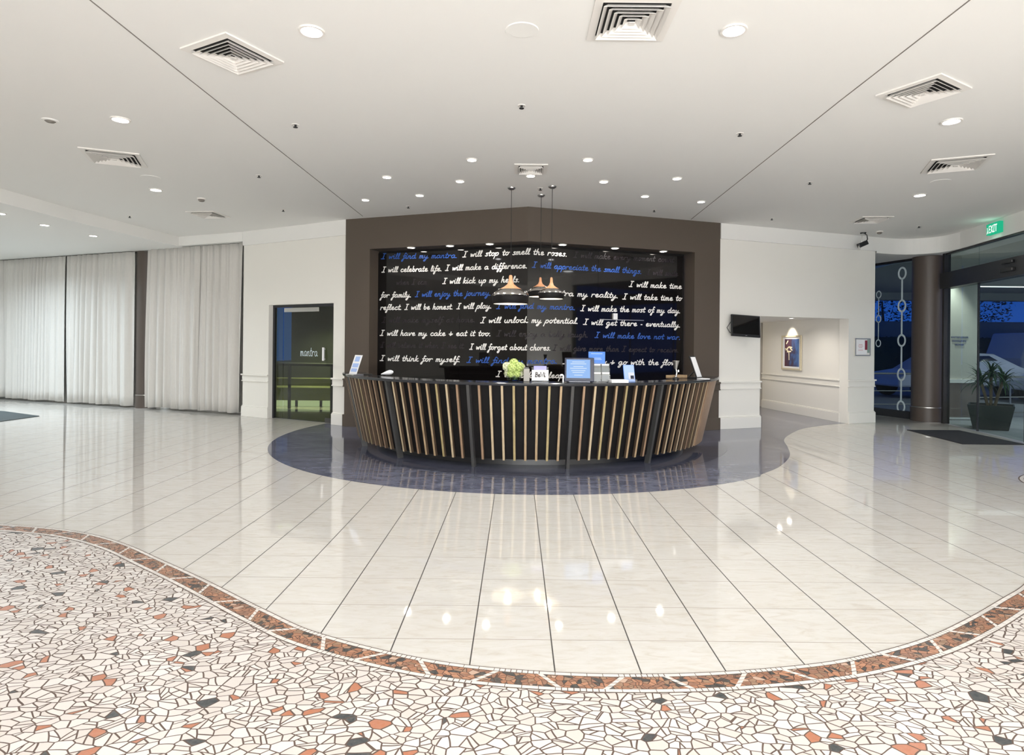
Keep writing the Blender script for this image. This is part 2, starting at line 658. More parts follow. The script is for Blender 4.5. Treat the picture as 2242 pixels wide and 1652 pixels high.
def gx(y):                                      # glazed entrance front on the right
    return 6.446 + 0.177 * y


# ---- floor: one object with its inlays
fl = MB()
base = [(-15.2, -6), (7.1, -6), (7.1, 3.8), (gx(3.8), 3.8), (gx(12.5), 12.5), (8.5, 13.2), (8.02, 14.6), (7.4, 16.2), (-15.2, 16.6)]
fl.prism(base, -0.05, 0.0, 0)
# blue-grey stone round the counter with its tail into the corridor
arc = []
c0 = Vector((0.216, 10.19))
for i in range(81):
    a = R(160) + R(155) * i / 80
    arc.append(c0 + Vector((math.cos(a), math.sin(a))) * 4.0)
tail = smooth_line([(x, y, 0) for x, y in [(2.90, 7.28), (3.332, 7.781), (3.787, 8.524), (4.096, 9.284), (4.366, 10.039), (4.804, 10.767), (5.359, 11.478), (6.0, 11.98), (6.661, 12.355)]], 0.08)
arc = [p for p in arc if p.x < 2.85 or p.y > 9] + [Vector((p.x, p.y)) for p in tail] + [Vector((6.5, 13.0)), Vector((6.2, 16)), Vector((4.4, 16)), Vector((3.7, 11.5)), Vector((0.2, 10.4))]


def fan(mb, pts, z, mi, ctr):
    n = len(pts)
    mb.add([(ctr[0], ctr[1], z)] + [(p[0], p[1], z) for p in pts], [(0, i + 1, (i + 1) % n + 1) for i in range(n)], mi)


fl.add([(p.x, p.y, 0.001) for p in arc], [tuple(range(len(arc)))], 1)
ring = [CC + Vector((math.cos(a), math.sin(a))) * 3.1 for a in [2 * math.pi * i / 96 for i in range(96)]]
fl.add([(p.x, p.y, 0.002) for p in ring], [tuple(range(96))], 2)
# mosaic border curve
ctrl = [(-9.5, 1.9), (-8.2, 3.75), (-6.6, 4.83), (-5.2, 5.12), (-4.192, 5.024), (-3.482, 4.868), (-2.939, 4.603), (-2.43, 4.244), (-1.932, 3.879), (-1.38, 3.451), (-0.998, 3.186), (-0.394, 2.932), (0.192, 2.832),
        (0.787, 2.832), (1.374, 2.918), (1.765, 3.036), (2.149, 3.21), (2.537, 3.445), (2.917, 3.703), (3.259, 3.945), (3.6, 4.27), (4.2, 4.68), (5.0, 4.86), (6.0, 4.6), (7.0, 3.9)]
crv = [Vector((p.x, p.y)) for p in smooth_line([(x, y, 0) for x, y in ctrl], 0.029)]
nor = []
for i in range(len(crv)):
    d = (crv[min(i + 1, len(crv) - 1)] - crv[max(i - 1, 0)]).normalized()
    nor.append(Vector((d.y, -d.x)))             # towards the mosaic
BW = 0.15


def cp(i, w):
    return crv[i] + nor[i] * w


n_c = len(crv)
vs, fs = [], []
for i in range(n_c):
    p, q = cp(i, BW), Vector((crv[i].x * 1.0, -6.0))
    vs += [(p.x, p.y, 0.001), (p.x, -6.0, 0.001)]
for i in range(n_c - 1):
    fs.append((2 * i, 2 * i + 1, 2 * i + 3, 2 * i + 2))
fl.add(vs, fs, 3)
vs, fs = [], []
for i in range(n_c):
    for w in (0, BW):
        p = cp(i, w)
        vs.append((p.x, p.y, 0.0015))
for i in range(n_c - 1):
    fs.append((2 * i, 2 * i + 1, 2 * i + 3, 2 * i + 2))
fl.add(vs, fs, 4)


def along(k, w):                                # position on the border at fractional sample k, across it w
    k = max(0, min(n_c - 1.001, k))
    i = int(k)
    f = k - i
    return cp(i, w).lerp(cp(i + 1, w), f)


def tessera(k0, k1, w0, w1, z=0.0022, mi=5, sk=0.0):
    ps = [along(k0, w0), along(k1, w0), along(k1 + sk, w1), along(k0 + sk, w1)]
    fl.add([(p.x, p.y, z) for p in ps], [(0, 1, 2, 3)], mi)


# dark joints first, white tesserae over them
for w0, w1 in ((-0.004, 0.028), (0.122, 0.154)):
    vs = [(along(k, w).x, along(k, w).y, 0.0018) for k in range(n_c) for w in (w0, w1)]
    fl.add(vs, [(2 * i, 2 * i + 1, 2 * i + 3, 2 * i + 2) for i in range(n_c - 1)], 6)
k = 0.0
j = 0
while k < n_c - 12:
    # a trapezoid wave: the fine tesserae run along the tile edge, cross over, run along the mosaic edge, cross back
    for half in (0, 1):
        near, far = ((0.002, 0.024), (0.126, 0.148)) if half == 0 else ((0.126, 0.148), (0.002, 0.024))
        for i in range(8):                      # short fine stones of the wave
            tessera(k + i * 0.9 + 0.04, k + i * 0.9 + 0.8, *near)
        for i in range(5):                      # long stones of the plain edge
            tessera(k - 2.6 + i * 2.48 + 0.04, k - 2.6 + (i + 1) * 2.48 - 0.06, *far)
        k += 7.2
        for i in range(4):                      # slanting crossing
            w0 = 0.024 + 0.102 * i / 4
            w1 = 0.024 + 0.102 * (i + 1) / 4 - 0.004
            if half:
                w0, w1 = 0.150 - w0, 0.150 - w1
            a = k - 0.3 + i * 0.75
            tessera(a, a + 0.85, w0, w1, sk=0.65)
        k += 2.6
# second mosaic round, only its rim reaches the picture at the right edge
for r, z, mi in ((0.93, 0.001, 6), (0.915, 0.0015, 5), (0.88, 0.002, 4), (0.76, 0.0025, 5), (0.735, 0.003, 3)):
    ps = [(6.6 + r * math.cos(2 * math.pi * i / 72), 6.63 + r * math.sin(2 * math.pi * i / 72), z) for i in range(72)]
    fl.add(ps, [tuple(range(72))], mi)
floor = fl.build('floor', [M['tile'], M['stone'], M['stone_in'], M['mosaic'], M['band'], M['tessera'], M['grout']], normals=False)
# normals up for the inlays
for p in floor.data.polygons:
    pass
b_ = bmesh.new()
b_.from_mesh(floor.data)
for f in b_.faces:
    if f.calc_center_median().z >= -0.001 and f.normal.z < -0.5:
        f.normal_flip()
b_.to_mesh(floor.data)
b_.free()
struct(floor)

# ---- ceilings
mb = MB()
bulk = [(-7.9, -6), (-7.85, 3), (-7.68, 9.15), (-7.59, 10.64), (-7.25, 13.32), (-6.9, 16.6)]
mb.prism(bulk + [(7.2, 16.2), (7.6, 14.9), (8.9, 13.8), (9.0, 11.5), (8.7, 9), (7.8, 3.8), (7.3, -6)], H, H + 0.1)
struct(mb.build('ceiling', M['white']))
mb = MB()
mb.prism(bulk[::-1] + [(-15.2, -6), (-15.2, 16.6)], 3.54, H + 0.1)
struct(mb.build('ceiling', M['white']))
for k, pts in enumerate(([(-2.86, 0.5), (-2.83, 5), (-2.74, 10.9)], [(2.85, 0.5), (2.92, 5.6), (3.06, 10.9)])):
    mb = MB()
    for a, b in zip(pts, pts[1:]):
        Seg(a, b).box(mb, 0, (V2(b) - V2(a)).length, H - 0.004, H + 0.002, -0.004, 0.004)
    struct(mb.build('trim_%d' % (k + 1), M['joint']))

# ---- white wall on the left with the glass door
mb = MB()
sW.box(mb, 0, 0.757, 0, H, 0.04, 0.24)
sW.box(mb, 2.506, sW.L, 0, H, 0.04, 0.24)
sW.box(mb, 0.757, 2.506, 2.245, H, 0.04, 0.24)
struct(mb.build('wall_left', M['wall']))
mb = MB()
for u0, u1 in ((0, 0.757), (2.506, sW.L + 0.02)):
    sW.box(mb, u0 - 0.015, u1 + 0.015, 0, 0.205, 0.01, 0.06)
    sW.box(mb, u0 - 0.008, u1 + 0.008, 0.205, 0.225, 0.022, 0.06)
struct(mb.build('baseboard_left', M['trimw'], bevel=0.006))
mb = MB()
for u0, u1 in ((0, 0.757), (2.506, sW.L + 0.02)):
    sW.box(mb, u0 - 0.02, u1 + 0.02, 0.835, 0.865, -0.005, 0.06)
    sW.box(mb, u0 - 0.01, u1 + 0.01, 0.73, 0.835, 0.028, 0.06)
    sW.box(mb, u0 - 0.015, u1 + 0.015, 0.715, 0.735, 0.012, 0.06)
struct(mb.build('trim_3', M['trimw'], bevel=0.006))
mb = MB()
sW.box(mb, 0, sW.L, 3.47, H, 0.005, 0.06)
sT.box(mb, 0.02, sT.L + 0.0, 3.47, H, 0.005, 0.06)
struct(mb.build('trim_4', M['white']))

# ---- dark feature wall, bent at the middle, with the recess for the panel
n0, n1 = sDL.n, sDR.n
PA = Vector((0.173, 10.316))                    # where the recessed panel bends
uL, uR = 0.512, 3.165
T = 0.36
aT = PA + (PA - V2(AP)) * (T / 0.28 - 1)
mb = MB()
jl = [V2(DL), sDL.p(uL), sDL.p(uL, T), sDL.p(0, T)]
jr = [sDR.p(uR), V2(DR), sDR.p(sDR.L, T), sDR.p(uR, T)]
mb.prism(jl, 0, H)
mb.prism(jr, 0, H)
for z0, z1 in ((3.19, H), (0, 0.62)):
    mb.prism([sDL.p(uL), V2(AP), aT, sDL.p(uL, T)], z0, z1)
    mb.prism([V2(AP), sDR.p(uR), sDR.p(uR, T), aT], z0, z1)
struct(mb.build('wall_back', M['taupe']))
mb = MB()
for s, u0, u1 in ((sDL, -0.02, uL), (sDR, uR, sDR.L + 0.02)):
    s.box(mb, u0, u1, 0, 0.215, -0.03, 0.01)
    s.box(mb, u0, u1, 0.835, 0.865, -0.035, 0.01)
    s.box(mb, u0, u1, 0.735, 0.835, -0.015, 0.01)
    s.box(mb, u0, u1, 0.715, 0.737, -0.028, 0.01)
struct(mb.build('trim_5', M['taupe'], bevel=0.005))

# ---- white wall on the right with the corridor opening
oL, oR, oT = 0.95, 3.12, 2.085
mb = MB()
sT.box(mb, 0.0, oL, 0, H, 0.04, 0.26)
sT.box(mb, oR, sT.L, 0, H, 0.04, 0.26)
sT.box(mb, oL, oR, oT, H, 0.04, 0.26)
rt = Seg(TR, (7.72, 14.9))
mb.prism([sT.p(sT.L, 0.041), (7.72, 14.9), (7.5, 14.95), sT.p(sT.L - 0.25, 0.26)], 0, H)
struct(mb.build('wall_right', M['wall']))
mb = MB()
for u0, u1 in ((0.02, oL), (oR, sT.L)):
    sT.box(mb, u0 - 0.005, u1 + 0.015, 0, 0.215, 0.008, 0.06)
    sT.box(mb, u0 - 0.005, u1 + 0.008, 0.215, 0.235, 0.022, 0.06)
struct(mb.build('baseboard_right', M['trimw'], bevel=0.006))
mb = MB()
for u0, u1 in ((0.02, oL), (oR, sT.L)):
    sT.box(mb, u0 - 0.005, u1 + 0.02, 0.845, 0.875, -0.005, 0.06)
    sT.box(mb, u0 - 0.005, u1 + 0.01, 0.745, 0.845, 0.028, 0.06)
    sT.box(mb, u0 - 0.005, u1 + 0.015, 0.725, 0.747, 0.012, 0.06)
struct(mb.build('trim_6', M['trimw'], bevel=0.006))

# ---- corridor behind the opening
K0, K1 = Vector((6.62, 12.50)), Vector((6.16, 15.45))
sK = Seg(K1, K0)                                # seen from the corridor: n points away from it
mb = MB()
kp = [sT.p(oR, 0.2), sT.p(oR + 0.2, 0.25), Vector((6.4, 15.7)), K1]
mb.prism(kp, 0, 2.3)
struct(mb.build('wall_corridor', M['wall']))
sKf = Seg(K1, sT.p(oR, 0.2))
mb = MB()
sKf.box(mb, 0, sKf.L - 0.04, 0, 0.19, -0.025, 0.01)
sKf.box(mb, 0, sKf.L - 0.04, 0.19, 0.21, -0.012, 0.01)
struct(mb.build('baseboard_corridor', M['trimw'], bevel=0.005))
mb = MB()
sKf.box(mb, 0, sKf.L - 0.04, 0.835, 0.865, -0.035, 0.01)
sKf.box(mb, 0, sKf.L - 0.04, 0.735, 0.835, -0.012, 0.01)
sKf.box(mb, 0, sKf.L - 0.04, 0.715, 0.737, -0.025, 0.01)
struct(mb.build('trim_7', M['trimw'], bevel=0.005))
mb = MB()
mb.prism([sT.p(oL, 0.25), sT.p(oR + 0.15, 0.25), (6.5, 16), (4.0, 16)], 2.12, 2.3)
struct(mb.build('ceiling_corridor', M['white']))
mb = MB()
mb.prism([sT.p(oL - 0.25, 0.26), sT.p(oL - 0.06, 0.26), (4.3, 16), (4.0, 16)], 0, 2.3)
mb.prism([(4.0, 15.72), (6.55, 15.72), (6.55, 15.9), (4.0, 15.9)], 0, 2.3)
struct(mb.build('wall_end', M['wall']))

# ---- walls out of sight that close the room
mb = MB()
mb.prism([(-15.2, -6.2), (7.3, -6.2), (7.3, -6), (-15.2, -6)], 0, H)
struct(mb.build('wall_rear', M['wall']))
mb = MB()
mb.prism([(-15.4, -6.2), (-15.2, -6.2), (-15.2, 16.6), (-15.4, 16.6)], 0, H)
struct(mb.build('wall_far_left', M['wall']))
mb = MB()
mb.prism([(7.1, -6), (7.3, -6), (7.3, 3.8), (7.1, 3.8)], 0, H)
struct(mb.build('wall_far_right', M['wall']))
mb = MB()
sC.box(mb, -0.3, sC.L + 0.02, 0, H, 0.32, 0.5)
sC.box(mb, sC.L - 0.02, sC.L + 0.05, 0, H, -0.02, 0.5)
struct(mb.build('wall_curtains', M['wall']))
mb = MB()                                       # pelmet over the curtains next to the door wall
sC.box(mb, sC.L - 2.45, sC.L + 0.04, 3.56, H, -0.12, 0.32)
struct(mb.build('trim_8', M['white']))
mb = MB()
sC.box(mb, -0.3, sC.L, 3.525, 3.56, 0.05, 0.14)
struct(mb.build('trim_9', M['joint']))

# ------------------------------------------------------------------ round reception counter
counter = thing('reception_counter', 'round black reception counter clad in slanting timber slats', 'counter', (CC.x, CC.y, 0))
A0, A1 = -78.0, 72.0                            # it is open towards the wall behind


def arc_pts(r, a0, a1, n):
    return [(r * math.sin(R(a0 + (a1 - a0) * i / n)), -r * math.cos(R(a0 + (a1 - a0) * i / n))) for i in range(n + 1)]


def ring_solid(mb, prof, a0, a1, n, mi=0):
    """closed (r, z) profile swept round the counter's centre"""
    k = len(prof)
    vs = []
    for i in range(n + 1):
        a = R(a0 + (a1 - a0) * i / n)
        vs += [(r * math.sin(a), -r * math.cos(a), z) for r, z in prof]
    fs = [(i * k + j, i * k + (j + 1) % k, (i + 1) * k + (j + 1) % k, (i + 1) * k + j) for i in range(n) for j in range(k)]
    fs += [tuple(range(k)), tuple(n * k + j for j in range(k - 1, -1, -1))]
    return mb.add(vs, fs, mi)


mb = MB()
ring_solid(mb, [(2.62, 1.022), (2.965, 1.022), (2.97, 1.03), (2.97, 1.05), (2.962, 1.057), (2.62, 1.057)], A0 - 1, A1 + 1, 96)
mb.build('ledge_top', M['counter_top'], counter, smooth=True)
mb = MB()
ring_solid(mb, [(2.60, 0.11), (2.675, 0.11), (2.87, 1.022), (2.72, 1.022), (2.60, 0.9)], A0, A1, 96)
mb.build('front_panel', M['blackmatte'], counter, smooth=True)
mb = MB()
ring_solid(mb, [(2.38, 0.0), (2.45, 0.0), (2.45, 0.111), (2.38, 0.111)], A0, A1, 80)
mb.build('plinth', M['black'], counter, smooth=True)
mb = MB()
ring_solid(mb, [(2.0, 0.70), (2.64, 0.70), (2.64, 0.74), (2.0, 0.74)], A0 + 6, A1 - 6, 80)
mb.build('staff_desk', M['blackmatte'], counter, smooth=True)


def stave(a, r0, z0, r1, z1, w, dep):
    a = R(a)
    o = Vector((math.sin(a), -math.cos(a), 0))
    t = Vector((math.cos(a), math.sin(a), 0))
    mbx = MB()
    vs = []
    for r, z in ((r0, z0), (r1, z1)):
        for du, dr in ((-w / 2, 0), (w / 2, 0), (w / 2, -dep), (-w / 2, -dep)):
            p = o * (r + dr) + t * du
            vs.append((p.x, p.y, z))
    mbx.add(vs, [(0, 4, 5, 1), (0, 1, 2, 3)], 0)
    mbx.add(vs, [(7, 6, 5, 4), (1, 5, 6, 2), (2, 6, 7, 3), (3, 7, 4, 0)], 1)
    return mbx


rnd = random.Random(3)
for k in range(-2, 5):
    a = -40.4 + 24.6 * k
    if A0 < a < 57:
        stave(a, 2.715, 0.0, 2.94, 1.022, 0.036, 0.075).build('post', [M['post'], M['post']], counter)
    for j in range(1, 9):
        b = a + 24.6 * j / 9
        if A0 < b < 56.5:
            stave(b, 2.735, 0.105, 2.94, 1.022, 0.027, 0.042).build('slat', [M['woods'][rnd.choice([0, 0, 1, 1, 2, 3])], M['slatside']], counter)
mb = MB()
ring_solid(mb, [(2.69, 0.105), (2.735, 0.105), (2.935, 1.022), (2.88, 1.022)], 57.2, A1, 14)
mb.build('end_board', M['woods'][2], counter, smooth=True)


def on_top(x, y, z=1.057):
    return (x, y, z)


# ------------------------------------------------------------------ handwriting
G = {
    'a': ([[(.74, .85), (.45, 1), (.12, .7), (.08, .25), (.33, 0), (.62, .3), (.76, .92), (.72, .3), (.82, .03), (1.0, .12)]], 1.0),
    'b': ([[(.22, 1.9), (.14, 1.0), (.12, .35), (.35, 0), (.68, .3), (.62, .8), (.38, .9), (.16, .55)]], .85),
    'c': ([[(.68, .8), (.45, 1), (.15, .7), (.1, .3), (.35, 0), (.82, .2)]], .82),
    'd': ([[(.70, .85), (.45, 1), (.12, .7), (.08, .25), (.33, 0), (.62, .3), (.84, 1.85), (.74, .4), (.82, .03), (1.0, .12)]], 1.0),
    'e': ([[(.1, .42), (.5, .55), (.58, .88), (.38, 1), (.12, .7), (.12, .25), (.4, 0), (.82, .22)]], .82),
    'f': ([[(.72, 1.7), (.55, 1.95), (.38, 1.6), (.28, .5), (.1, -.7), (-.12, -1), (-.18, -.7), (.1, -.15), (.62, .2)], [(.05, .88), (.66, .95)]], .62),
    'g': ([[(.74, .85), (.45, 1), (.12, .7), (.1, .3), (.35, .05), (.62, .35), (.76, .92), (.64, -.1), (.45, -.85), (.18, -1), (.08, -.72), (.45, -.25), (.98, .15)]], .98),
    'h': ([[(.25, 1.95), (.12, .9), (.05, 0)], [(.08, .4), (.36, .95), (.58, .8), (.52, .2), (.64, 0), (.85, .12)]], .85),
    'i': ([[(.12, .95), (.06, .2), (.2, 0), (.42, .14)], [(.2, 1.36), (.24, 1.44)]], .42),
    'j': ([[(.3, .95), (.18, -.3), (-.05, -1), (-.22, -.8), (.1, -.3), (.5, .12)], [(.36, 1.36), (.4, 1.44)]], .5),
    'k': ([[(.25, 1.95), (.12, .9), (.05, 0)], [(.62, .98), (.14, .45)], [(.14, .45), (.5, .04), (.78, .1)]], .78),
    'l': ([[(.02, .1), (.28, 1.0), (.42, 1.75), (.3, 1.92), (.16, 1.3), (.08, .3), (.2, 0), (.44, .14)]], .44),
    'm': ([[(.08, .95), (.03, 0)], [(.06, .5), (.26, .95), (.42, .8), (.38, 0)], [(.4, .5), (.62, .95), (.78, .8), (.74, .2), (.84, 0), (1.05, .14)]], 1.05),
    'n': ([[(.08, .95), (.03, 0)], [(.06, .45), (.34, .95), (.56, .8), (.5, .2), (.62, 0), (.84, .14)]], .84),
    'o': ([[(.42, 1), (.14, .75), (.1, .3), (.34, 0), (.62, .3), (.64, .75), (.42, 1), (.6, .82), (.9, .88)]], .86),
    'p': ([[(.15, .95), (-.08, -.2), (-.22, -1)], [(.08, .5), (.36, .98), (.66, .8), (.58, .25), (.3, .02), (.06, .2)]], .8),
    'q': ([[(.74, .85), (.45, 1), (.12, .7), (.1, .3), (.35, .05), (.62, .35), (.76, .92), (.6, -1)]], .9),
    'r': ([[(.1, .95), (.04, 0)], [(.07, .45), (.32, .92), (.6, .92), (.68, .8)]], .68),
    's': ([[(.6, .85), (.38, 1), (.18, .8), (.42, .5), (.52, .2), (.28, 0), (.02, .1)]], .68),
    't': ([[(.32, 1.65), (.16, .35), (.26, 0), (.52, .14)], [(-.02, 1.02), (.56, 1.1)]], .54),
    'u': ([[(.1, .95), (.06, .3), (.26, 0), (.54, .25), (.66, .95), (.62, .25), (.72, 0), (.92, .14)]], .92),
    'v': ([[(.06, .95), (.26, 0), (.6, .95), (.82, .86)]], .78),
    'w': ([[(.06, .95), (.16, .02), (.46, .8), (.6, .02), (.9, .95), (1.08, .86)]], 1.06),
    'x': ([[(.08, .95), (.6, 0)], [(.62, .95), (.02, 0)]], .72),
    'y': ([[(.1, .95), (.1, .35), (.32, .1), (.6, .5), (.7, .95), (.56, -.1), (.34, -.85), (.08, -1), (.0, -.72), (.45, -.22), (.95, .15)]], .95),
    'I': ([[(.3, 1.85), (.95, 1.85)], [(.62, 1.85), (.4, 0)], [(.0, 0), (.75, 0)]], 1.0),
    'B': ([[(.25, 1.8), (.05, 0)], [(.25, 1.8), (.8, 1.7), (.75, 1.1), (.2, .95)], [(.2, .95), (.85, .8), (.7, .05), (.05, 0)]], 1.0),
    'W': ([[(.1, 1.8), (.25, 0), (.65, 1.2), (.85, 0), (1.3, 1.8)]], 1.35),
    'E': ([[(.8, 1.8), (.1, 1.8), (.1, 0), (.8, 0)], [(.1, .92), (.7, .92)]], 1.0),
    'X': ([[(.05, 1.8), (.85, 0)], [(.85, 1.8), (.05, 0)]], 1.0),
    'T': ([[(.0, 1.8), (.9, 1.8)], [(.45, 1.8), (.45, 0)]], 1.0),
    '&': ([[(.42, 1.3), (.34, .05)], [(.02, .55), (.85, .62), (.45, .2)]], .9),
    '.': ([[(.1, .0), (.16, .06)]], .3),
    '-': ([[(.1, .5), (.4, .52)]], .5),
}
STRAIGHT = set('IBWEXT-.')


def strokes(text, slant=0.12, space=0.75, gap=0.08):
    out, x = [], 0.0
    for ch in text:
        if ch == ' ':
            x += space
            continue
        st, adv = G[ch]
        for s in st:
            if len(s) > 2 and ch not in STRAIGHT:
                pts = [(p.x, p.y) for p in smooth_line([(a, b, 0) for a, b in s], 0.12)] + [s[-1]]
            else:
                pts = s
            out.append([(x + a + slant * b, b) for a, b in pts])
        x += adv + gap
    return out, x - gap


def ribbon(mb, pts, hw, place, mi=0):
    P = [Vector(p) for p in pts]
    Q = [P[0]]
    for p in P[1:]:
        if (p - Q[-1]).length > 1e-4:
            Q.append(p)
    if len(Q) < 2:
        return
    Q[0] = Q[0] - (Q[1] - Q[0]).normalized() * hw * 0.7
    Q[-1] = Q[-1] + (Q[-1] - Q[-2]).normalized() * hw * 0.7
    vs = []
    for i, p in enumerate(Q):
        d0 = (p - Q[i - 1]).normalized() if i else None
        d1 = (Q[i + 1] - p).normalized() if i < len(Q) - 1 else None
        d = ((d0 or d1) + (d1 or d0))
        d = d.normalized() if d.length > 0.2 else (d1 or d0)
        n = Vector((-d.y, d.x))
        vs += [place(*(p + n * hw)), place(*(p - n * hw))]
    mb.add(vs, [(2 * i, 2 * i + 1, 2 * i + 3, 2 * i + 2) for i in range(len(Q) - 1)], mi)


def write(mb, text, u0, v0, u1, v1, xh, hw, place, slant=0.12, mi=0):
    """text fitted between u0 and u1 on a slightly sloping base line; xh is the height of an x"""
    st, w = strokes(text, slant)
    k = (u1 - u0) / w
    for s in st:
        pts = [(u0 + x * k, v0 + (v1 - v0) * x / w + y * xh) for x, y in s]
        ribbon(mb, pts, hw, place, mi)


D1, D2 = sDL.d, sDR.d


def fold(u, v, t=0.0):
    p = PA + (D1 * u if u < 0 else D2 * u) - (n0 if u < 0 else n1) * t
    return (p.x, p.y, v)


panel = thing('feature_panel', 'bent black glass panel with handwritten lines in the recess behind the counter', 'wall panel', (PA.x, PA.y, 0.6))
off = Vector((PA.x, PA.y, 0.6))


def pf(u, v, t=0.0):
    return Vector(fold(u, v, t)) - off


def sheet(u0, u1, v0, v1, t0, t1):
    m_ = MB()
    vs = [pf(u, v, t) for t in (t0, t1) for u, v in ((u0, v0), (u1, v0), (u1, v1), (u0, v1))]
    m_.add(vs, [(0, 1, 2, 3), (7, 6, 5, 4), (0, 4, 5, 1), (1, 5, 6, 2), (2, 6, 7, 3), (3, 7, 4, 0)])
    return m_


for u0, u1 in ((-2.89, -1.247), (-1.243, -0.0005), (0.0005, 1.302), (1.306, 3.0)):
    sheet(u0, u1, 0.63, 3.15, 0, -0.012).build('glass_sheet', M['blackglass'], panel)
for u0, u1 in ((-2.97, -0.001), (0.001, 3.04)):
    sheet(u0, u1, 0.625, 3.185, -0.014, -0.05).build('backing_board', M['blackmatte'], panel)
RUNS = [
    ('I will find my mantra.', 'b', -2.823, 3.049, -1.299, 3.01),
    ('I will stop to smell the roses.', 'w', -1.194, 3.018, 0.708, 3.022),
    ('I will make every moment count', 'f', 0.827, 3.013, 2.814, 3.03),
    ('I will celebrate life.', 'w', -2.81, 2.805, -1.597, 2.789),
    ('I will make a difference.', 'w', -1.526, 2.795, -0.01, 2.789),
    ('I will appreciate the small things.', 'b', 0.079, 2.804, 2.15, 2.792),
    ('I will smile', 'f', 2.252, 2.78, 2.903, 2.785),
    ('when I can', 'f', -2.503, 2.57, -1.883, 2.563),
    ('I will kick up my heels.', 'w', -1.577, 2.565, -0.146, 2.559),
    ('I will make time', 'w', 1.905, 2.554, 2.983, 2.555),
    ('for family.', 'w', -2.825, 2.344, -2.201, 2.341),
    ('I will enjoy the journey.', 'b', -2.118, 2.344, -0.665, 2.346),
    ('I will make mantra my reality.', 'w', -0.564, 2.352, 1.691, 2.345),
    ('I will take time to', 'w', 1.781, 2.328, 2.986, 2.338),
    ('reflect.', 'w', -2.832, 2.119, -2.395, 2.118),
    ('I will be honest.', 'w', -2.329, 2.118, -1.377, 2.116),
    ('I will play.', 'w', -1.298, 2.119, -0.646, 2.124),
    ('I will find my mantra.', 'b', -0.553, 2.115, 0.87, 2.113),
    ('I will make the most of my day.', 'w', 0.973, 2.1, 2.959, 2.112),
    ('I will make myself at home.', 'f', -2.8, 1.889, -0.949, 1.887),
    ('I will unlock my potential.', 'w', -0.846, 1.875, 0.924, 1.879),
    ('I will get there - eventually.', 'w', 1.027, 1.866, 2.962, 1.854),
    ('I will have my cake & eat it too.', 'w', -2.836, 1.651, -0.658, 1.652),
    ('I will enjoy a belly laugh.', 'f', -0.549, 1.648, 1.116, 1.646),
    ('I will make love not war.', 'b', 1.247, 1.643, 2.965, 1.629),
    ('I will believe it when I see it.', 'f', -2.824, 1.434, -1.143, 1.436),
    ('I will forget about chores.', 'w', -1.047, 1.418, 0.422, 1.417),
    ('I will give more than I expect to receive.', 'f', 0.464, 1.413, 2.929, 1.395),
    ('I will think for myself.', 'w', -2.831, 1.192, -1.227, 1.197),
    ('I will find my mantra.', 'b', -1.097, 1.191, 0.55, 1.196),
    ('I will relax & go with the flow.', 'w', 0.651, 1.188, 2.912, 1.162),
    ('I will take a leap', 'w', -0.55, 0.96, 0.67, 0.947),
]
for txt, c, u0, v0, u1, v1 in RUNS:
    m_ = MB()
    write(m_, txt, u0, v0, u1, v1, 0.051, 0.0085 if c == 'w' else 0.008, lambda x, y: pf(x, y, 0.002))
    o = m_.build('handwritten_line', M['ink_' + c], panel, normals=False)
    if c == 'b':
        o['label'] = 'blue handwritten line'
    if c == 'f':
        o['label'] = 'dim, barely readable handwritten line'
# small white box with a thin rail on the panel
t_ = thing('light_sensor', 'small white box on a thin rail on the black panel', 'sensor', (0, 0, 0))
pc = Vector(fold(1.62, 2.015, 0))
t_.location = pc
t_.rotation_euler = (0, 0, sDR.ang)
MB().box((0, -0.03, 0), (0.078, 0.055, 0.11)).build('housing', M['paper'], t_, bevel=0.006)
MB().box((0.15, -0.008, -0.055), (0.87, 0.012, 0.014)).build('rail', M['steel'], t_)

# ------------------------------------------------------------------ wash lights in the soffit of the recess
washes = [((-1.86, 10.80), 'spotlight over the panel, above the words find my'), ((-1.155, 10.56), 'spotlight over the panel, above the first word mantra'),
          ((-0.466, 10.33), 'spotlight over the panel, above the word stop'), ((0.753, 10.33), 'spotlight over the panel, above the word roses'),
          ((1.681, 10.65), 'spotlight over the panel, above the word things'), ((2.587, 10.95), 'spotlight over the end of the panel nearest the television')]


def fitting(name, label, cat, loc, r, group, lens, kids_lamp=None, drop=0.012):
    t = thing(name, label, cat, loc, 0, group)
    MB().lathe([(r * 0.72, -0.004), (r * 0.80, -drop), (r * 0.97, -drop), (r, -drop * 0.5), (r, 0.0)], 28).build('trim_ring', M['ventw'], t, smooth=True)
    MB().lathe([(0.0005, -0.006), (r * 0.745, -0.006)], 28).build('lens', lens, t)
    return t


proto = None
for (x, y), lab in washes:
    loc = (x, y, 3.19)
    if proto is None:
        proto = fitting('recess_spotlight', 'small lit ' + lab, 'spotlight', loc, 0.075, 'spotlights in the soffit over the panel', M['lensw'])
    else:
        dup(proto, loc, 0, 'small lit ' + lab)
    u = V2((x, y))
    nb = n0 if x < 0 else n1
    tg = u + nb * 0.22
    lamp('wash_lamp', 'SPOT', (x, y, 3.17), 9, (1, 0.93, 0.88), 0.03, target=(tg.x, tg.y, 2.3), cone=62, blend=0.8)

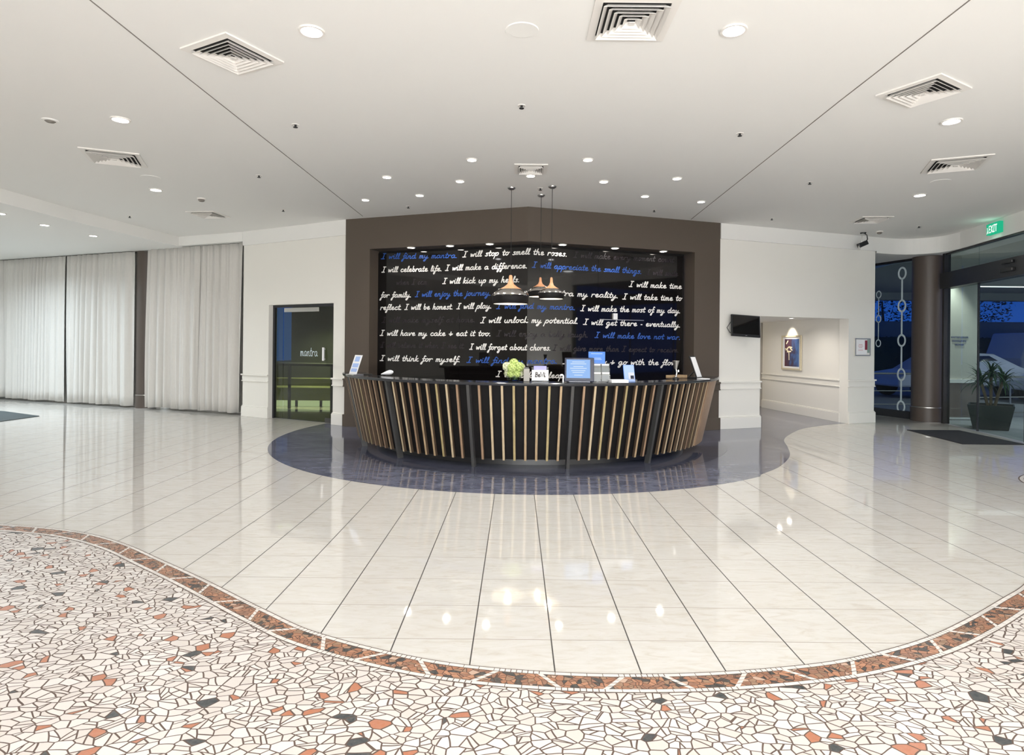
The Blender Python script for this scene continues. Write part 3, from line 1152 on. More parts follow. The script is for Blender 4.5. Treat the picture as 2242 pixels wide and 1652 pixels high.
# ------------------------------------------------------------------ ceiling: downlights, spots, vents, sprinklers, speakers
big = [(-1.5, 4.45, 'large lit downlight between the slanting near vent and the front square vent'),
       (1.52, 4.38, 'large lit downlight past the front square vent, on the entrance side'),
       (-4.04, 6.26, 'large lit downlight on the curtain side, in front of the striped vent'),
       (4.27, 6.09, 'large lit downlight on the entrance side, just behind the near slanting vent'),
       (-5.37, 9.15, 'large lit downlight on the curtain side, close to the smoke detector'),
       (5.88, 9.03, 'large lit downlight on the entrance side, nearest the exit sign')]
proto = None
for x, y, lab in big:
    if proto is None:
        proto = fitting('downlight', lab, 'downlight', (x, y, H), 0.094, 'large round downlights in the main ceiling', M['lens'])
    else:
        dup(proto, (x, y, H), 0, lab)
    lamp('downlight_lamp', 'AREA', (x, y, 3.725), 38, (0.96, 0.98, 1.0), 0.16, 150)
small = [(-0.566, 7.505, 'first small spot from the joint-free middle, curtain side, ahead of the small vent'),
         (0.84, 7.46, 'small lit ceiling spot ahead of the small vent, entrance side'),
         (-1.771, 8.322, 'small lit ceiling spot in the outer curtain-side pair, nearer the camera'),
         (-0.801, 8.496, 'small lit ceiling spot between the pendants and the outer curtain-side pair'),
         (0.166, 8.187, 'small lit ceiling spot touching the small vent above the pendants'),
         (1.173, 8.448, 'small lit ceiling spot between the pendants and the outer entrance-side pair'),
         (2.123, 8.252, 'small lit ceiling spot in the outer entrance-side pair, nearer the camera'),
         (-1.485, 9.326, 'small lit ceiling spot close to the dark wall, curtain side'),
         (1.902, 9.248, 'small lit ceiling spot close to the dark wall, entrance side'),
         (-2.387, 9.656, 'small lit ceiling spot beside the ceiling joint, curtain side of the dark wall'),
         (2.838, 9.563, 'small lit ceiling spot beside the ceiling joint, entrance side of the dark wall')]
small[0] = (-0.566, 7.505, 'small lit ceiling spot ahead of the small vent, curtain side')
proto = None
for x, y, lab in small:
    if proto is None:
        proto = fitting('ceiling_spot', lab, 'spotlight', (x, y, H), 0.07, 'small ceiling spots over the counter', M['lensw'])
    else:
        dup(proto, (x, y, H), 0, lab)
    lamp('spot_lamp', 'AREA', (x, y, 3.73), 17, (1, 0.96, 0.92), 0.08, 120)
low = [(-8.33, 9.93, 'lit spot in the dropped ceiling at the photo\'s edge'), (-8.35, 10.89, 'lit spot in the dropped ceiling, middle of its row'), (-8.22, 11.95, 'lit spot in the dropped ceiling, nearest the brown column')]
for i, (x, y, lab) in enumerate(low):
    if i == 0:
        proto = fitting('ceiling_spot', lab, 'spotlight', (x, y, 3.54), 0.085, 'spots in the dropped ceiling by the curtains', M['lens'])
    else:
        dup(proto, (x, y, 3.54), 0, lab)
    lamp('spot_lamp', 'AREA', (x, y, 3.52), 26, (0.95, 0.97, 1.0), 0.12, 150)
for x, y in ((-10.9, 12.2), (-11.6, 12.6), (-12.6, 12.2)):
    lamp('curtain_lamp', 'AREA', (x, y, 3.5), 62, (0.78, 0.91, 1.0), 0.2, 160)


def vent_parts(t, s):
    h = s / 2
    m_ = MB()                                    # flat outer flange
    a, b = h, h - 0.055
    for i in range(4):
        q = [(a, a), (-a, a), (-b, b), (b, b)]
        rot = Matrix.Rotation(i * math.pi / 2, 2)
        q = [rot @ Vector(p) for p in q]
        m_.add([(p.x, p.y, -0.012) for p in q] + [(p.x, p.y, 0.0) for p in q], [(0, 1, 2, 3), (4, 7, 6, 5), (0, 4, 5, 1), (2, 6, 7, 3), (1, 5, 6, 2), (3, 7, 4, 0)])
    m_.build('flange', M['ventw'], t)
    MB().box((0, 0, -0.001), (2 * b, 2 * b, 0.002)).build('duct_gap', M['ventdark'], t)
    n = 5
    step = b / (n + 0.6)
    for k in range(n):
        ro = b - step * k - step * 0.10
        ri = ro - step * 0.80
        m_ = MB()
        for i in range(4):
            rot = Matrix.Rotation(i * math.pi / 2, 2)
            lo = [rot @ Vector(p) for p in ((ro, ro), (-ro, ro))]
            hi = [rot @ Vector(p) for p in ((-ri, ri), (ri, ri))]
            # sloping blade: its outer edge hangs low, its inner edge tucks up
            m_.add([(lo[0].x, lo[0].y, -0.036), (lo[1].x, lo[1].y, -0.036), (hi[0].x, hi[0].y, -0.004), (hi[1].x, hi[1].y, -0.004),
                    (lo[0].x, lo[0].y, -0.0335), (lo[1].x, lo[1].y, -0.0335), (hi[0].x, hi[0].y, -0.0025), (hi[1].x, hi[1].y, -0.0025)],
                   [(0, 1, 2, 3), (4, 7, 6, 5), (0, 4, 5, 1), (2, 6, 7, 3)])
        m_.build('louvre_ring', M['ventw'], t)
    MB().box((0, 0, -0.03), (step * 1.0, step * 1.0, 0.006)).build('centre_plate', M['ventw'], t)


vents = [(-2.24, 4.83, 0.53, -28, 'near white ceiling vent set as a diamond beside the curtain-side joint'),
         (0.77, 4.25, 0.56, 0, 'square ceiling vent cut off by the top of the photo'),
         (3.53, 5.39, 0.53, 31, 'near white ceiling vent set slanting outside the entrance-side joint'),
         (-4.95, 7.56, 0.62, 23, 'white vent with dark stripes between the two outer curtain-side downlights'),
         (5.31, 7.49, 0.62, -23, 'white vent with dark stripes between the two outer entrance-side downlights'),
         (0.16, 7.87, 0.42, 0, 'smallest ceiling vent, above the pendant lamps'),
         (-5.45, 10.87, 0.52, -6, 'far ceiling vent beyond the smoke detector, facing the curtains'),
         (6.16, 10.76, 0.52, -5, 'far ceiling vent in front of the wall with the corridor opening')]
for x, y, s, a, lab in vents:
    t = thing('ceiling_vent', lab, 'vent', (x, y, H), R(a), 'square ceiling vents')
    vent_parts(t, s)

spr = [(-2.303, 6.368, 'tiny dark sprinkler head just inside the curtain-side joint'), (0.026, 5.8, 'tiny dark sprinkler head in the middle of the front ceiling'), (2.331, 6.5, 'tiny dark sprinkler head just inside the entrance-side joint'),
       (-3.493, 8.315, 'tiny dark sprinkler head outside the curtain-side joint, mid-ceiling'), (3.967, 8.394, 'tiny dark sprinkler head outside the entrance-side joint, mid-ceiling'), (-6.981, 11.1, 'tiny dark sprinkler head beside the dropped ceiling'),
       (-3.973, 10.45, 'tiny dark sprinkler head in front of the glass-door wall'), (-1.794, 10.1, 'tiny dark sprinkler head touching the dark wall, curtain side'), (0.319, 8.85, 'tiny dark sprinkler head among the pendant cords'),
       (2.253, 10.2, 'tiny dark sprinkler head touching the dark wall, entrance side'), (4.433, 10.766, 'tiny dark sprinkler head above the television'), (7.363, 11.324, 'tiny dark sprinkler head nearest the exit sign wall')]
proto = None
for x, y, lab in spr:
    if proto is None:
        proto = thing('sprinkler_head', lab, 'sprinkler', (x, y, H), 0, 'sprinkler heads in the main ceiling')
        MB().lathe([(0.012, -0.002), (0.036, -0.006), (0.04, 0.0)], 16).build('rosette', M['ventw'], proto, smooth=True)
        MB().lathe([(0.0005, -0.034), (0.022, -0.03), (0.024, -0.026), (0.010, -0.022), (0.012, -0.001), (0.0005, 0.0)], 12).build('deflector', M['black'], proto, smooth=True)
    else:
        dup(proto, (x, y, H), 0, lab)
spk = [(0.018, 4.418, 'round white flush ceiling speaker beside the front square vent'), (-5.04, 8.46, 'faint round white ceiling speaker behind the striped curtain-side vent'), (5.67, 8.28, 'faint round white ceiling speaker behind the striped entrance-side vent')]
proto = None
for x, y, lab in spk:
    if proto is None:
        proto = thing('ceiling_speaker', lab, 'speaker', (x, y, H), 0, 'round ceiling speakers')
        MB().lathe([(0.095, -0.006), (0.118, -0.006), (0.122, 0.0)], 36).build('rim', M['white'], proto, smooth=True)
        MB().lathe([(0.0005, -0.004), (0.095, -0.0045)], 36).build('grille', M['white'], proto)
    else:
        dup(proto, (x, y, H), 0, lab)
t = thing('sensor_dome', 'small shallow white sensor on the ceiling at the photo\'s curtain-side edge', 'sensor', (-4.786, 6.304, H))
MB().lathe([(0.075, 0), (0.072, -0.008), (0.05, -0.012)], 24).build('base', M['white'], t, smooth=True)
MB().lathe([(0.05, -0.010), (0.035, -0.022), (0.0005, -0.026)], 20).build('cap', M['joint'], t, smooth=True)
for x, y, lab in ((-4.96, 9.67, 'round smoke detector beside the far curtain-side downlight'), (6.95, 11.85, 'round smoke detector beside the hanging camera')):
    t = thing('smoke_detector', lab, 'smoke detector', (x, y, H), 0, 'smoke detectors')
    MB().lathe([(0.062, 0), (0.062, -0.014), (0.052, -0.02)], 24).build('base', M['ventw'], t, smooth=True)
    MB().lathe([(0.046, -0.018), (0.042, -0.045), (0.028, -0.052), (0.0005, -0.053)], 20).build('sensing_head', M['joint'], t, smooth=True)

# ------------------------------------------------------------------ pendant lamps
def pendant(label, x, y, dia, z_bot, neck):
    t = thing('pendant_lamp', label, 'pendant lamp', (x, y, H), 0, 'three pendant lamps over the counter')
    r = dia / 2
    b = z_bot - H
    k = r / 0.27
    MB().lathe([(0.0005, -0.03), (0.03, -0.03), (0.055, -0.012), (0.058, 0.0)], 20).build('ceiling_rose', M['steel'], t, smooth=True)
    top = b + 0.265 * k + neck
    MB().tube([(0, 0, -0.025), (0, 0, top - 0.02)], 0.0045, 6).build('cord', M['black'], t)
    h = 0.265 * k
    MB().lathe([(0.0005, top), (0.018 * k, top), (0.026 * k, top - 0.02), (0.03 * k, b + h + neck * 0.45), (0.05 * k, b + h + neck * 0.12), (0.10 * k, b + h - 0.02 * k), (0.165 * k, b + h - 0.055 * k)], 36).build('wooden_neck', M['copper'], t, smooth=True)
    MB().lathe([(0.163 * k, b + h - 0.054 * k), (0.215 * k, b + h - 0.085 * k), (0.262 * k, b + h - 0.125 * k), (0.273 * k, b + h - 0.145 * k), (0.268 * k, b + h - 0.155 * k)], 44).build('silver_shoulder', M['silver'], t, smooth=True)
    MB().lathe([(0.268 * k, b + h - 0.155 * k), (0.266 * k, b + 0.06 * k), (0.255 * k, b + 0.012), (0.248 * k, b), (0.243 * k, b + 0.004)], 44).build('lamp_shade', M['blackmatte'], t, smooth=True)
    MB().lathe([(0.242 * k, b + 0.004), (0.252 * k, b + 0.06 * k), (0.25 * k, b + h - 0.16 * k), (0.15 * k, b + h - 0.08 * k), (0.0005, b + h - 0.06 * k)], 40).build('inner_reflector', M['lampwhite'], t, smooth=True)
    MB().lathe([(0.0005, b + 0.025 * k), (0.03 * k, b + 0.04 * k), (0.045 * k, b + 0.075 * k), (0.03 * k, b + 0.115 * k), (0.015 * k, b + 0.16 * k)], 20).build('bulb', M['bulb'], t, smooth=True)
    lamp('pendant_light', 'POINT', (x, y, z_bot + 0.03), 5, (1, 0.86, 0.66), 0.03)
    return t


pendant('largest pendant lamp, hanging in front with a wide black shade and wooden neck', -0.093, 8.84, 0.54, 2.085, 0.15)
pendant('smaller pendant lamp half hidden behind its neighbour, in the middle of three', 0.348, 9.25, 0.37, 2.225, 0.11)
pendant('smaller pendant lamp nearest the television, in front of the half hidden one', 0.485, 8.74, 0.37, 2.155, 0.125)

# ------------------------------------------------------------------ curtains and brown column on the left
def curtain(label, u0, u1, z0, z1, seed):
    rr = random.Random(seed)
    n = int((u1 - u0) / 0.016)
    ph, phs = 0.0, []
    for i in range(n + 1):
        phs.append(ph)
        ph += 2 * math.pi * 0.016 / (0.27 + 0.11 * math.sin(i * 0.033 + seed) + 0.05 * math.sin(i * 0.011 + 2 * seed))
    rows = 14
    vs = []
    for j in range(rows + 1):
        f = j / rows
        z = z0 + (z1 - z0) * f
        for i in range(n + 1):
            u = u0 + (u1 - u0) * i / n
            amp = 0.088 * (1 - 0.45 * f) * (0.75 + 0.35 * math.sin(i * 0.05 + seed * 2))
            t = amp * math.sin(phs[i] + 0.5 * math.sin(f * 2 + seed)) + 0.014 * math.sin(phs[i] * 2.3 + 1) + 0.006 * math.sin(phs[i] * 5.1 + seed)
            if f > 0.955:
                t *= 0.6
            us = u + 0.012 * math.cos(phs[i]) * (1 - f) + (0.03 * math.sin(f * 3.1 + seed) * (0.3 if 3 < i < n - 3 else 0.6))
            p = sC.p(us, t)
            vs.append((p.x, p.y, z + 0.012 * math.sin(i * 0.11 + seed) * (1 - f)))
    k = n + 1
    fs = [(j * k + i, j * k + i + 1, (j + 1) * k + i + 1, (j + 1) * k + i) for j in range(rows) for i in range(n)]
    m_ = MB()
    m_.add(vs, fs)
    o = m_.build('curtain', M['linen'], None, smooth=False, normals=False)
    for p in o.data.polygons:
        p.use_smooth = True
    md = o.modifiers.new('cloth', 'SOLIDIFY')
    md.thickness = 0.006
    return tag(o, label, 'curtain', 'full-height linen curtains')


curtain('pale linen curtain cut off by the photo\'s edge, farthest from the glass door', 0.2, 2.10, 0.05, 3.52, 1)
curtain('pale cool-lit linen curtain, second from the photo\'s edge', 2.11, 4.53, 0.05, 3.52, 2)
curtain('grey linen curtain touching the brown column, far side of it', 4.55, 6.84, 0.05, 3.52, 3)
curtain('grey linen curtain touching the brown column, on the glass door\'s side', 7.26, 8.82, 0.05, 3.55, 4)
curtain('grey linen curtain hanging against the white wall of the glass door', 8.84, 10.04, 0.05, 3.55, 5)


def column(label, x, y, r, z1):
    t = thing('column', label, 'column', (x, y, 0), 0)
    MB().lathe([(0.0005, z1), (r, z1), (r, 0.29)], 40).build('shaft', M['taupe2'], t, smooth=True)
    MB().lathe([(r + 0.012, 0.0), (r + 0.012, 0.285), (r, 0.292)], 40).build('base', M['taupe2'], t, smooth=True)
    MB().lathe([(r + 0.016, 0.288), (r + 0.016, 0.302), (r, 0.303)], 40).build('metal_ring', M['steel'], t, smooth=True)
    return t


column('round brown column between the linen curtains', -8.43, 14.06, 0.205, 3.535)
column('round dark brown column beside the sliding glass entrance', 8.60, 12.92, 0.285, 3.42)

# ------------------------------------------------------------------ glass door in the left wall and the dim bar behind it
door = struct(MB().build('door_1', [], None))
u0, u1, dz = 0.757, 2.506, 2.245
for a, b, z0, z1 in ((u0, u0 + 0.04, 0, dz), (u1 - 0.03, u1, 0, dz), (u0 + 0.04, u1 - 0.03, dz - 0.05, dz)):
    sW.box(MB(), a, b, z0, z1, 0.14, 0.2).build('door_frame', M['alu'], door)
sW.box(MB(), u0 + 0.045, u0 + 0.27, 0.01, dz - 0.055, 0.165, 0.175).build('side_pane', M['glassg'], door)
sW.box(MB(), u0 + 0.285, u1 - 0.035, 0.012, dz - 0.056, 0.165, 0.177).build('door_leaf', M['glassg'], door)
sW.box(MB(), u0 + 0.3, u1 - 0.5, dz - 0.14, dz - 0.06, 0.158, 0.164).build('top_patch', M['steel'], door)
sW.box(MB(), u1 - 0.32, u1 - 0.04, 0.0, 0.09, 0.158, 0.164).build('bottom_patch', M['post'], door)
mbh = MB()
hp = sW.p(2.17, 0.12)
mbh.tube([(hp.x, hp.y, 1.17), (hp.x, hp.y, 1.42)], 0.022, 10)
for z in (1.2, 1.39):
    q = sW.p(2.17, 0.166)
    mbh.tube([(hp.x, hp.y, z), (q.x, q.y, z)], 0.01, 8)
mbh.build('door_handle', M['paper'], door, smooth=True)
m_ = MB()
write(m_, 'mantra', 1.52, 1.25, 1.98, 1.25, 0.095, 0.006, lambda x, y: (sW.p(x, 0.162).x, sW.p(x, 0.162).y, y), slant=0.0)
m_.build('etched_lettering', M['etch'], door, normals=False)
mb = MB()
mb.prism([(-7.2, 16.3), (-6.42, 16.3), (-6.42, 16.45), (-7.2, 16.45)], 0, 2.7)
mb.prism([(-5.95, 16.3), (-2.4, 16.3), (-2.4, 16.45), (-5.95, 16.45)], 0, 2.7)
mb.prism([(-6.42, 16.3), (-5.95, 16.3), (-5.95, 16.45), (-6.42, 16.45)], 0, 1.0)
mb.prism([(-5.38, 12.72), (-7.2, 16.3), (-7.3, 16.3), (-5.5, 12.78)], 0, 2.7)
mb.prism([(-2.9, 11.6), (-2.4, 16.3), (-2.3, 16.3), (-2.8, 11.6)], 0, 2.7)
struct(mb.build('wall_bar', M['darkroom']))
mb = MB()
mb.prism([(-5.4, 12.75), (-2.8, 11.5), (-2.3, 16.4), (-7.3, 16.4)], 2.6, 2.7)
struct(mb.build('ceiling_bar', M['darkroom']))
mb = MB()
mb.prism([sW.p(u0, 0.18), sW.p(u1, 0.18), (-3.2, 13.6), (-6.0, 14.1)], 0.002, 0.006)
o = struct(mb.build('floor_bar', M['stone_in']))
o = tag(MB().build('banquette', [], None), 'low olive banquette along the back of the dim bar behind the glass door', 'bench')
MB().box((-4.6, 14.95, 0.295), (3.0, 0.7, 0.31)).build('seat', M['olive'], o, bevel=0.02)
MB().box((-4.6, 15.25, 0.52), (3.0, 0.14, 0.24)).build('backrest', M['olive'], o, bevel=0.02)
MB().box((-4.6, 14.9, 0.07), (2.9, 0.5, 0.13)).build('bright_floor_strip', emis('bright_floor_glow', (0.86, 0.97, 0.86), 0.85), o)  # added glowing block, stands in for the bright floor beyond the door
for x in (-5.75, -5.2, -4.62, -4.3, -3.6):
    MB().box((x, 14.62, 0.07), (0.05, 0.05, 0.14)).build('leg', M['black'], o)
t = thing('bar_table', 'tall black table in the dim bar, seen through the glass door', 'table', (-4.55, 13.62, 0), R(-12))
MB().box((0, 0, 1.03), (1.5, 0.7, 0.05)).build('tabletop', M['black'], t, bevel=0.005)
for x in (-0.68, 0.68):
    for y in (-0.28, 0.28):
        MB().box((x, y, 0.505), (0.05, 0.05, 1.0)).build('leg', M['black'], t)
lamp('bar_lamp', 'AREA', (-4.9, 15.2, 2.5), 60, (1.0, 1.0, 0.88), 0.3, 120)
lamp('bar_lamp', 'AREA', (-5.0, 13.4, 2.5), 9, (0.9, 1.0, 0.8), 0.3, 150)

# ------------------------------------------------------------------ television, framed pictures, corridor door, corridor lamps
tvp = sT.p(0.46, -0.14)
t = thing('television', 'black flat television tilted on an arm beside the dark wall', 'television', (tvp.x, tvp.y, 1.885), sT.ang + R(-9))
tm = Matrix.Rotation(R(-8), 3, 'X') @ Matrix.Rotation(R(3.0), 3, 'Y')
MB().box((0, 0, 0), (0.57, 0.035, 0.40), m=tm).build('casing', M['black'], t, bevel=0.008)
MB().box(tm @ Vector((0, -0.019, 0.012)), (0.52, 0.003, 0.33), m=tm).build('screen', M['blackglass'], t)
MB().box(tm @ Vector((0, -0.020, -0.178)), (0.035, 0.002, 0.007), m=tm).build('badge', M['steel'], t)
MB().box((-0.02, 0.035, 0), (0.18, 0.04, 0.16)).build('mount_plate', M['black'], t)
MB().tube([(-0.02, 0.05, 0), (-0.20, 0.11, -0.02), (-0.06, 0.19, 0)], 0.016, 8).build('wall_arm', M['black'], t)
MB().tube([(-0.24, 0.06, 0.10), (-0.31, 0.10, -0.03), (-0.25, 0.10, -0.12), (-0.12, 0.06, -0.16)], 0.006, 6).build('cable', M['black'], t)

pp = sT.p(3.465, 0.035)
t = thing('framed_notice', 'small silver framed notice on the narrow wall next to the corridor opening', 'sign', (pp.x, pp.y, 1.525), sT.ang)
MB().box((0, -0.012, 0), (0.40, 0.02, 0.345)).build('backing', M['acrylic'] if False else M['ventw'], t, bevel=0.003)
for c, s in (((0, -0.024, 0.167), (0.40, 0.012, 0.012)), ((0, -0.024, -0.167), (0.40, 0.012, 0.012)), ((-0.194, -0.024, 0), (0.012, 0.012, 0.33)), ((0.194, -0.024, 0), (0.012, 0.012, 0.33))):
    MB().box(c, s).build('frame', M['steel'], t)
MB().box((-0.03, -0.0235, 0.0), (0.27, 0.002, 0.29)).build('print', M['paper'], t)
MB().box((0.085, -0.0255, 0.04), (0.062, 0.002, 0.19)).build('red_panel', mat('dark_red_print', (0.22, 0.02, 0.04), 0.5), t)
MB().box((0.15, -0.0235, 0.02), (0.06, 0.002, 0.27)).build('green_strip', mat('grey_green_print', (0.25, 0.34, 0.30), 0.5), t)
m_ = MB()
for z, w in ((0.05, 0.10), (0.02, 0.13), (-0.01, 0.09), (-0.06, 0.12)):
    m_.box((-0.06, -0.0255, z), (w, 0.002, 0.010))
m_.build('pink_text_lines', mat('pink_print', (0.65, 0.32, 0.36), 0.6), t)

ka, kb = Vector((6.16, 15.45)), sT.p(oR, 0.2)
sKk = Seg(ka, kb)
pp = sKk.p(1.30, -0.004)
t = thing('framed_picture', 'upright framed dark blue picture on the corridor wall', 'picture', (pp.x, pp.y, 1.385), sKk.ang)
for c, s in (((0, -0.02, 0.375), (0.78, 0.035, 0.04)), ((0, -0.02, -0.375), (0.78, 0.035, 0.04)), ((-0.37, -0.02, 0), (0.04, 0.035, 0.71)), ((0.37, -0.02, 0), (0.04, 0.035, 0.71))):
    MB().box(c, s).build('frame', mat('champagne_frame', (0.62, 0.55, 0.40), 0.4), t, bevel=0.004)
MB().box((0, -0.008, 0), (0.70, 0.010, 0.71)).build('mount', M['paper'], t)
m, tt, n, co, b = new_nodes('abstract_blue_print')
sp = tt.nodes.new('ShaderNodeSeparateXYZ')
tt.links.new(co, sp.inputs[0])
f = n.noise(co, 4.0, 4, 0.6, 0.6)
colr = n.ramp(n.m('ADD', n.m('MULTIPLY', sp.outputs[0], 0.55), n.m('ADD', n.m('MULTIPLY', f, 0.6), 0.2)), [(0.35, (0.10, 0.03, 0.05)), (0.5, (0.05, 0.04, 0.09)), (0.62, (0.06, 0.14, 0.38)), (0.8, (0.16, 0.30, 0.55))])
tt.links.new(colr, b.inputs['Base Color'])
MB().box((0.01, -0.015, 0), (0.57, 0.004, 0.63)).build('print', MATS['abstract_blue_print'], t)
m_ = MB()
pl = lambda x, y: (x, -0.0185, y)
for s in ([(-0.1, 0.0), (-0.09, -0.16)], [(-0.17, 0.02), (-0.02, 0.03)], [(-0.22, 0.06), (-0.1, 0.13)], [(-0.24, 0.09), (-0.14, 0.05)], [(-0.1, 0.13), (0.02, 0.12)], [(-0.05, 0.1), (0.03, 0.06)], [(-0.2, 0.21), (-0.14, 0.27)]):
    ribbon(m_, s, 0.016, pl)
m_.build('pale_strokes', mat('cream_paint_stroke', (0.85, 0.76, 0.55), 0.6), t, normals=False)

d3 = struct(MB().build('door_3', [], None))
for c, s in (((6.10, 15.68, 1.0), (0.07, 0.08, 2.0)), ((5.1, 15.68, 1.0), (0.07, 0.08, 2.0)), ((5.6, 15.68, 2.03), (1.07, 0.08, 0.06))):
    MB().box(c, s).build('door_frame', mat('tan_door_frame', (0.42, 0.28, 0.16), 0.5), d3)
MB().box((5.6, 15.69, 1.0), (0.92, 0.03, 1.98)).build('door_leaf', mat('cream_gold_door', (0.80, 0.68, 0.42), 0.5), d3)
m_ = MB()
for z, h in ((1.82, 0.04), (1.62, 0.09), (1.40, 0.05), (1.22, 0.03), (0.72, 0.10), (0.45, 0.28), (0.15, 0.2)):
    m_.box((5.95, 15.665, z), (0.16, 0.02, h))
m_.build('dark_fittings', M['taupe'], d3)
proto = None
for x, y, lab in ((5.30, 12.35, 'small lit corridor spot just inside the opening, nearer the television'), (5.72, 12.85, 'small lit corridor spot nearer the framed picture')):
    if proto is None:
        proto = fitting('corridor_spot', lab, 'spotlight', (x, y, 2.12), 0.06, 'spots in the corridor ceiling', M['lensw'])
    else:
        dup(proto, (x, y, 2.12), 0, lab)
    lamp('corridor_lamp', 'AREA', (x, y, 2.10), 6.5, (1, 0.93, 0.85), 0.08, 150)
lamp('corridor_lamp', 'AREA', (5.2, 14.4, 2.10), 9, (1, 0.93, 0.85), 0.08, 160)
pq = sKk.p(1.30, -0.42)
lamp('picture_light', 'SPOT', (pq.x, pq.y, 2.10), 30, (1, 0.90, 0.72), 0.03, target=(sKk.p(1.30, 0).x, sKk.p(1.30, 0).y, 1.72), cone=52, blend=0.7)

# ------------------------------------------------------------------ glazed entrance on the right
gA, gB = (gx(12.5), 12.5), (gx(3.8), 3.8)
sG = Seg(gA, gB)
mb = MB()
face = [(p.x, p.y) for p in smooth_line([(7.27, 12.485, 0), (7.75, 12.63, 0), (8.10, 12.62, 0), (8.36, 12.45, 0), (8.48, 12.2, 0), (gx(11.8) - 0.04, 11.8, 0)], 0.06)] + [ (gx(10.0) - 0.04, 10.0), (gx(3.8) - 0.04, 3.8)]
mb.prism(face + [(gx(3.8) + 0.6, 3.8), (gx(12.5) + 0.5, 12.5), (8.9, 13.6), (7.85, 15.0)], 3.43, H)
struct(mb.build('trim_10', M['white']))
mb = MB()
sG.box(mb, -0.02, sG.L, 2.72, 3.03, -0.08, 0.16)
hd = struct(mb.build('trim_11', M['alu'], bevel=0.006))
sen = sG.p(2.28, -0.1)
t = thing('door_sensor', 'black motion sensor with two lobes under the sliding door header', 'sensor', (sen.x, sen.y, 2.90), sG.ang)
MB().box((0, 0, 0.06), (0.3, 0.05, 0.05)).build('upper_lobe', M['black'], t, bevel=0.012)
MB().box((0, -0.005, -0.07), (0.34, 0.06, 0.06)).build('lower_lobe', M['black'], t, bevel=0.012)
mb = MB()
sG.box(mb, 0, sG.L, 3.40, 3.43, -0.02, 0.05)
sG.box(mb, 0, 0.07, 0, 3.43, -0.04, 0.08)
struct(mb.build('trim_12', M['black']))
d2 = struct(MB().build('door_2', [], None))
mul = [0.08, 1.168, 2.54, 3.90, 5.28, 6.7, sG.L]
for a, b in zip(mul, mul[1:]):
    sG.box(MB(), a + 0.006, b - 0.006, 0.012, 2.72, 0.03, 0.042).build('glass_leaf', M['glass'], d2)
    sG.box(MB(), a + 0.004, b - 0.004, 3.03, 3.40, 0.03, 0.042).build('transom_pane', M['glass'], d2)
for a in mul[1:-1]:
    sG.box(MB(), a - 0.014, a + 0.014, 0.0, 2.72, 0.02, 0.05).build('leaf_stile', M['alu'], d2)
w1 = struct(MB().build('window_1', [], None))
sN = Seg((7.86, 14.95), (8.47, 13.12))
sN.box(MB(), 0, sN.L, 0.16, 3.39, 0.0, 0.012).build('pane', M['glass'], w1)
sN.box(MB(), 0, sN.L, 0.0, 0.16, -0.03, 0.06).build('plinth', M['alu'], w1)
sN.box(MB(), 0, sN.L, 3.385, 3.43, -0.03, 0.06).build('top_bar', M['black'], w1)


def decal(uc, zs, hh, hw, bw):
    m2 = MB()
    pl2 = lambda x, y: (sN.p(x, -0.006).x, sN.p(x, -0.006).y, y)
    for z in zs:
        pts = [(uc + hw * math.sin(2 * math.pi * i / 24), z + hh * math.cos(2 * math.pi * i / 24)) for i in range(25)]
        ribbon(m2, pts, bw, pl2)
    for a, b in zip(zs, zs[1:]):
        ribbon(m2, [(uc, a - hh), (uc, b + hh)], bw, pl2)
    m2.build('etched_motif', M['etch'], w1, normals=False)


decal(1.62, [3.14, 2.43, 1.68, 0.94, 0.24], 0.12, 0.085, 0.02)
decal(1.04, [2.72, 2.17, 1.62], 0.075, 0.06, 0.012)

ex = Vector((gx(10.69) - 0.075, 10.69))
t = thing('exit_sign', 'lit green exit sign on the bulkhead over the glass entrance', 'sign', (ex.x, ex.y, 3.60), sG.ang)
MB().box((0, 0, 0), (0.38, 0.06, 0.19)).build('casing', M['exitg'], t)
m_ = MB()
write(m_, 'EXIT', -0.11, -0.06, 0.13, -0.06, 0.062, 0.010, lambda x, y: (x, -0.033, y), slant=0)
m_.build('lettering', M['exitw'], t, normals=False)
m_ = MB()
ribbon(m_, [(-0.155, 0.03), (-0.15, -0.02), (-0.17, -0.07)], 0.008, lambda x, y: (x, -0.033, y))
ribbon(m_, [(-0.15, -0.02), (-0.135, -0.065)], 0.008, lambda x, y: (x, -0.033, y))
m_.build('running_figure', M['exitw'], t, normals=False)
lamp('exit_glow', 'POINT', (ex.x - 0.12, ex.y, 3.55), 0.7, (0.5, 1, 0.75), 0.05)

t = thing('security_camera', 'black camera hanging from the ceiling near the corridor wall end', 'camera', (6.72, 12.0, H))
MB().lathe([(0.0005, -0.02), (0.05, -0.02), (0.055, 0.0)], 20).build('base', M['black'], t, smooth=True)
MB().tube([(-0.02, 0, -0.01), (-0.03, 0, -0.15), (-0.02, 0, -0.2)], 0.007, 8).build('bracket', M['steel'], t)
MB().tube([(0.02, 0, -0.01), (0.075, 0, -0.05), (0.085, 0, -0.13), (0.03, 0, -0.2)], 0.011, 8).build('cable', M['black'], t, smooth=True)
tm = Matrix.Rotation(R(28), 3, 'Y') @ Matrix.Rotation(R(25), 3, 'Z')
MB().box((-0.01, 0, -0.225), (0.19, 0.085, 0.085), m=Matrix.Rotation(R(-24), 3, 'Y')).build('housing', M['black'], t, bevel=0.01)
MB().lathe([(0.0005, -0.34), (0.02, -0.335), (0.02, -0.25)], 14, c=(-0.08, -0.01, 0)).build('lens_tube', M['steel'], t, smooth=True)

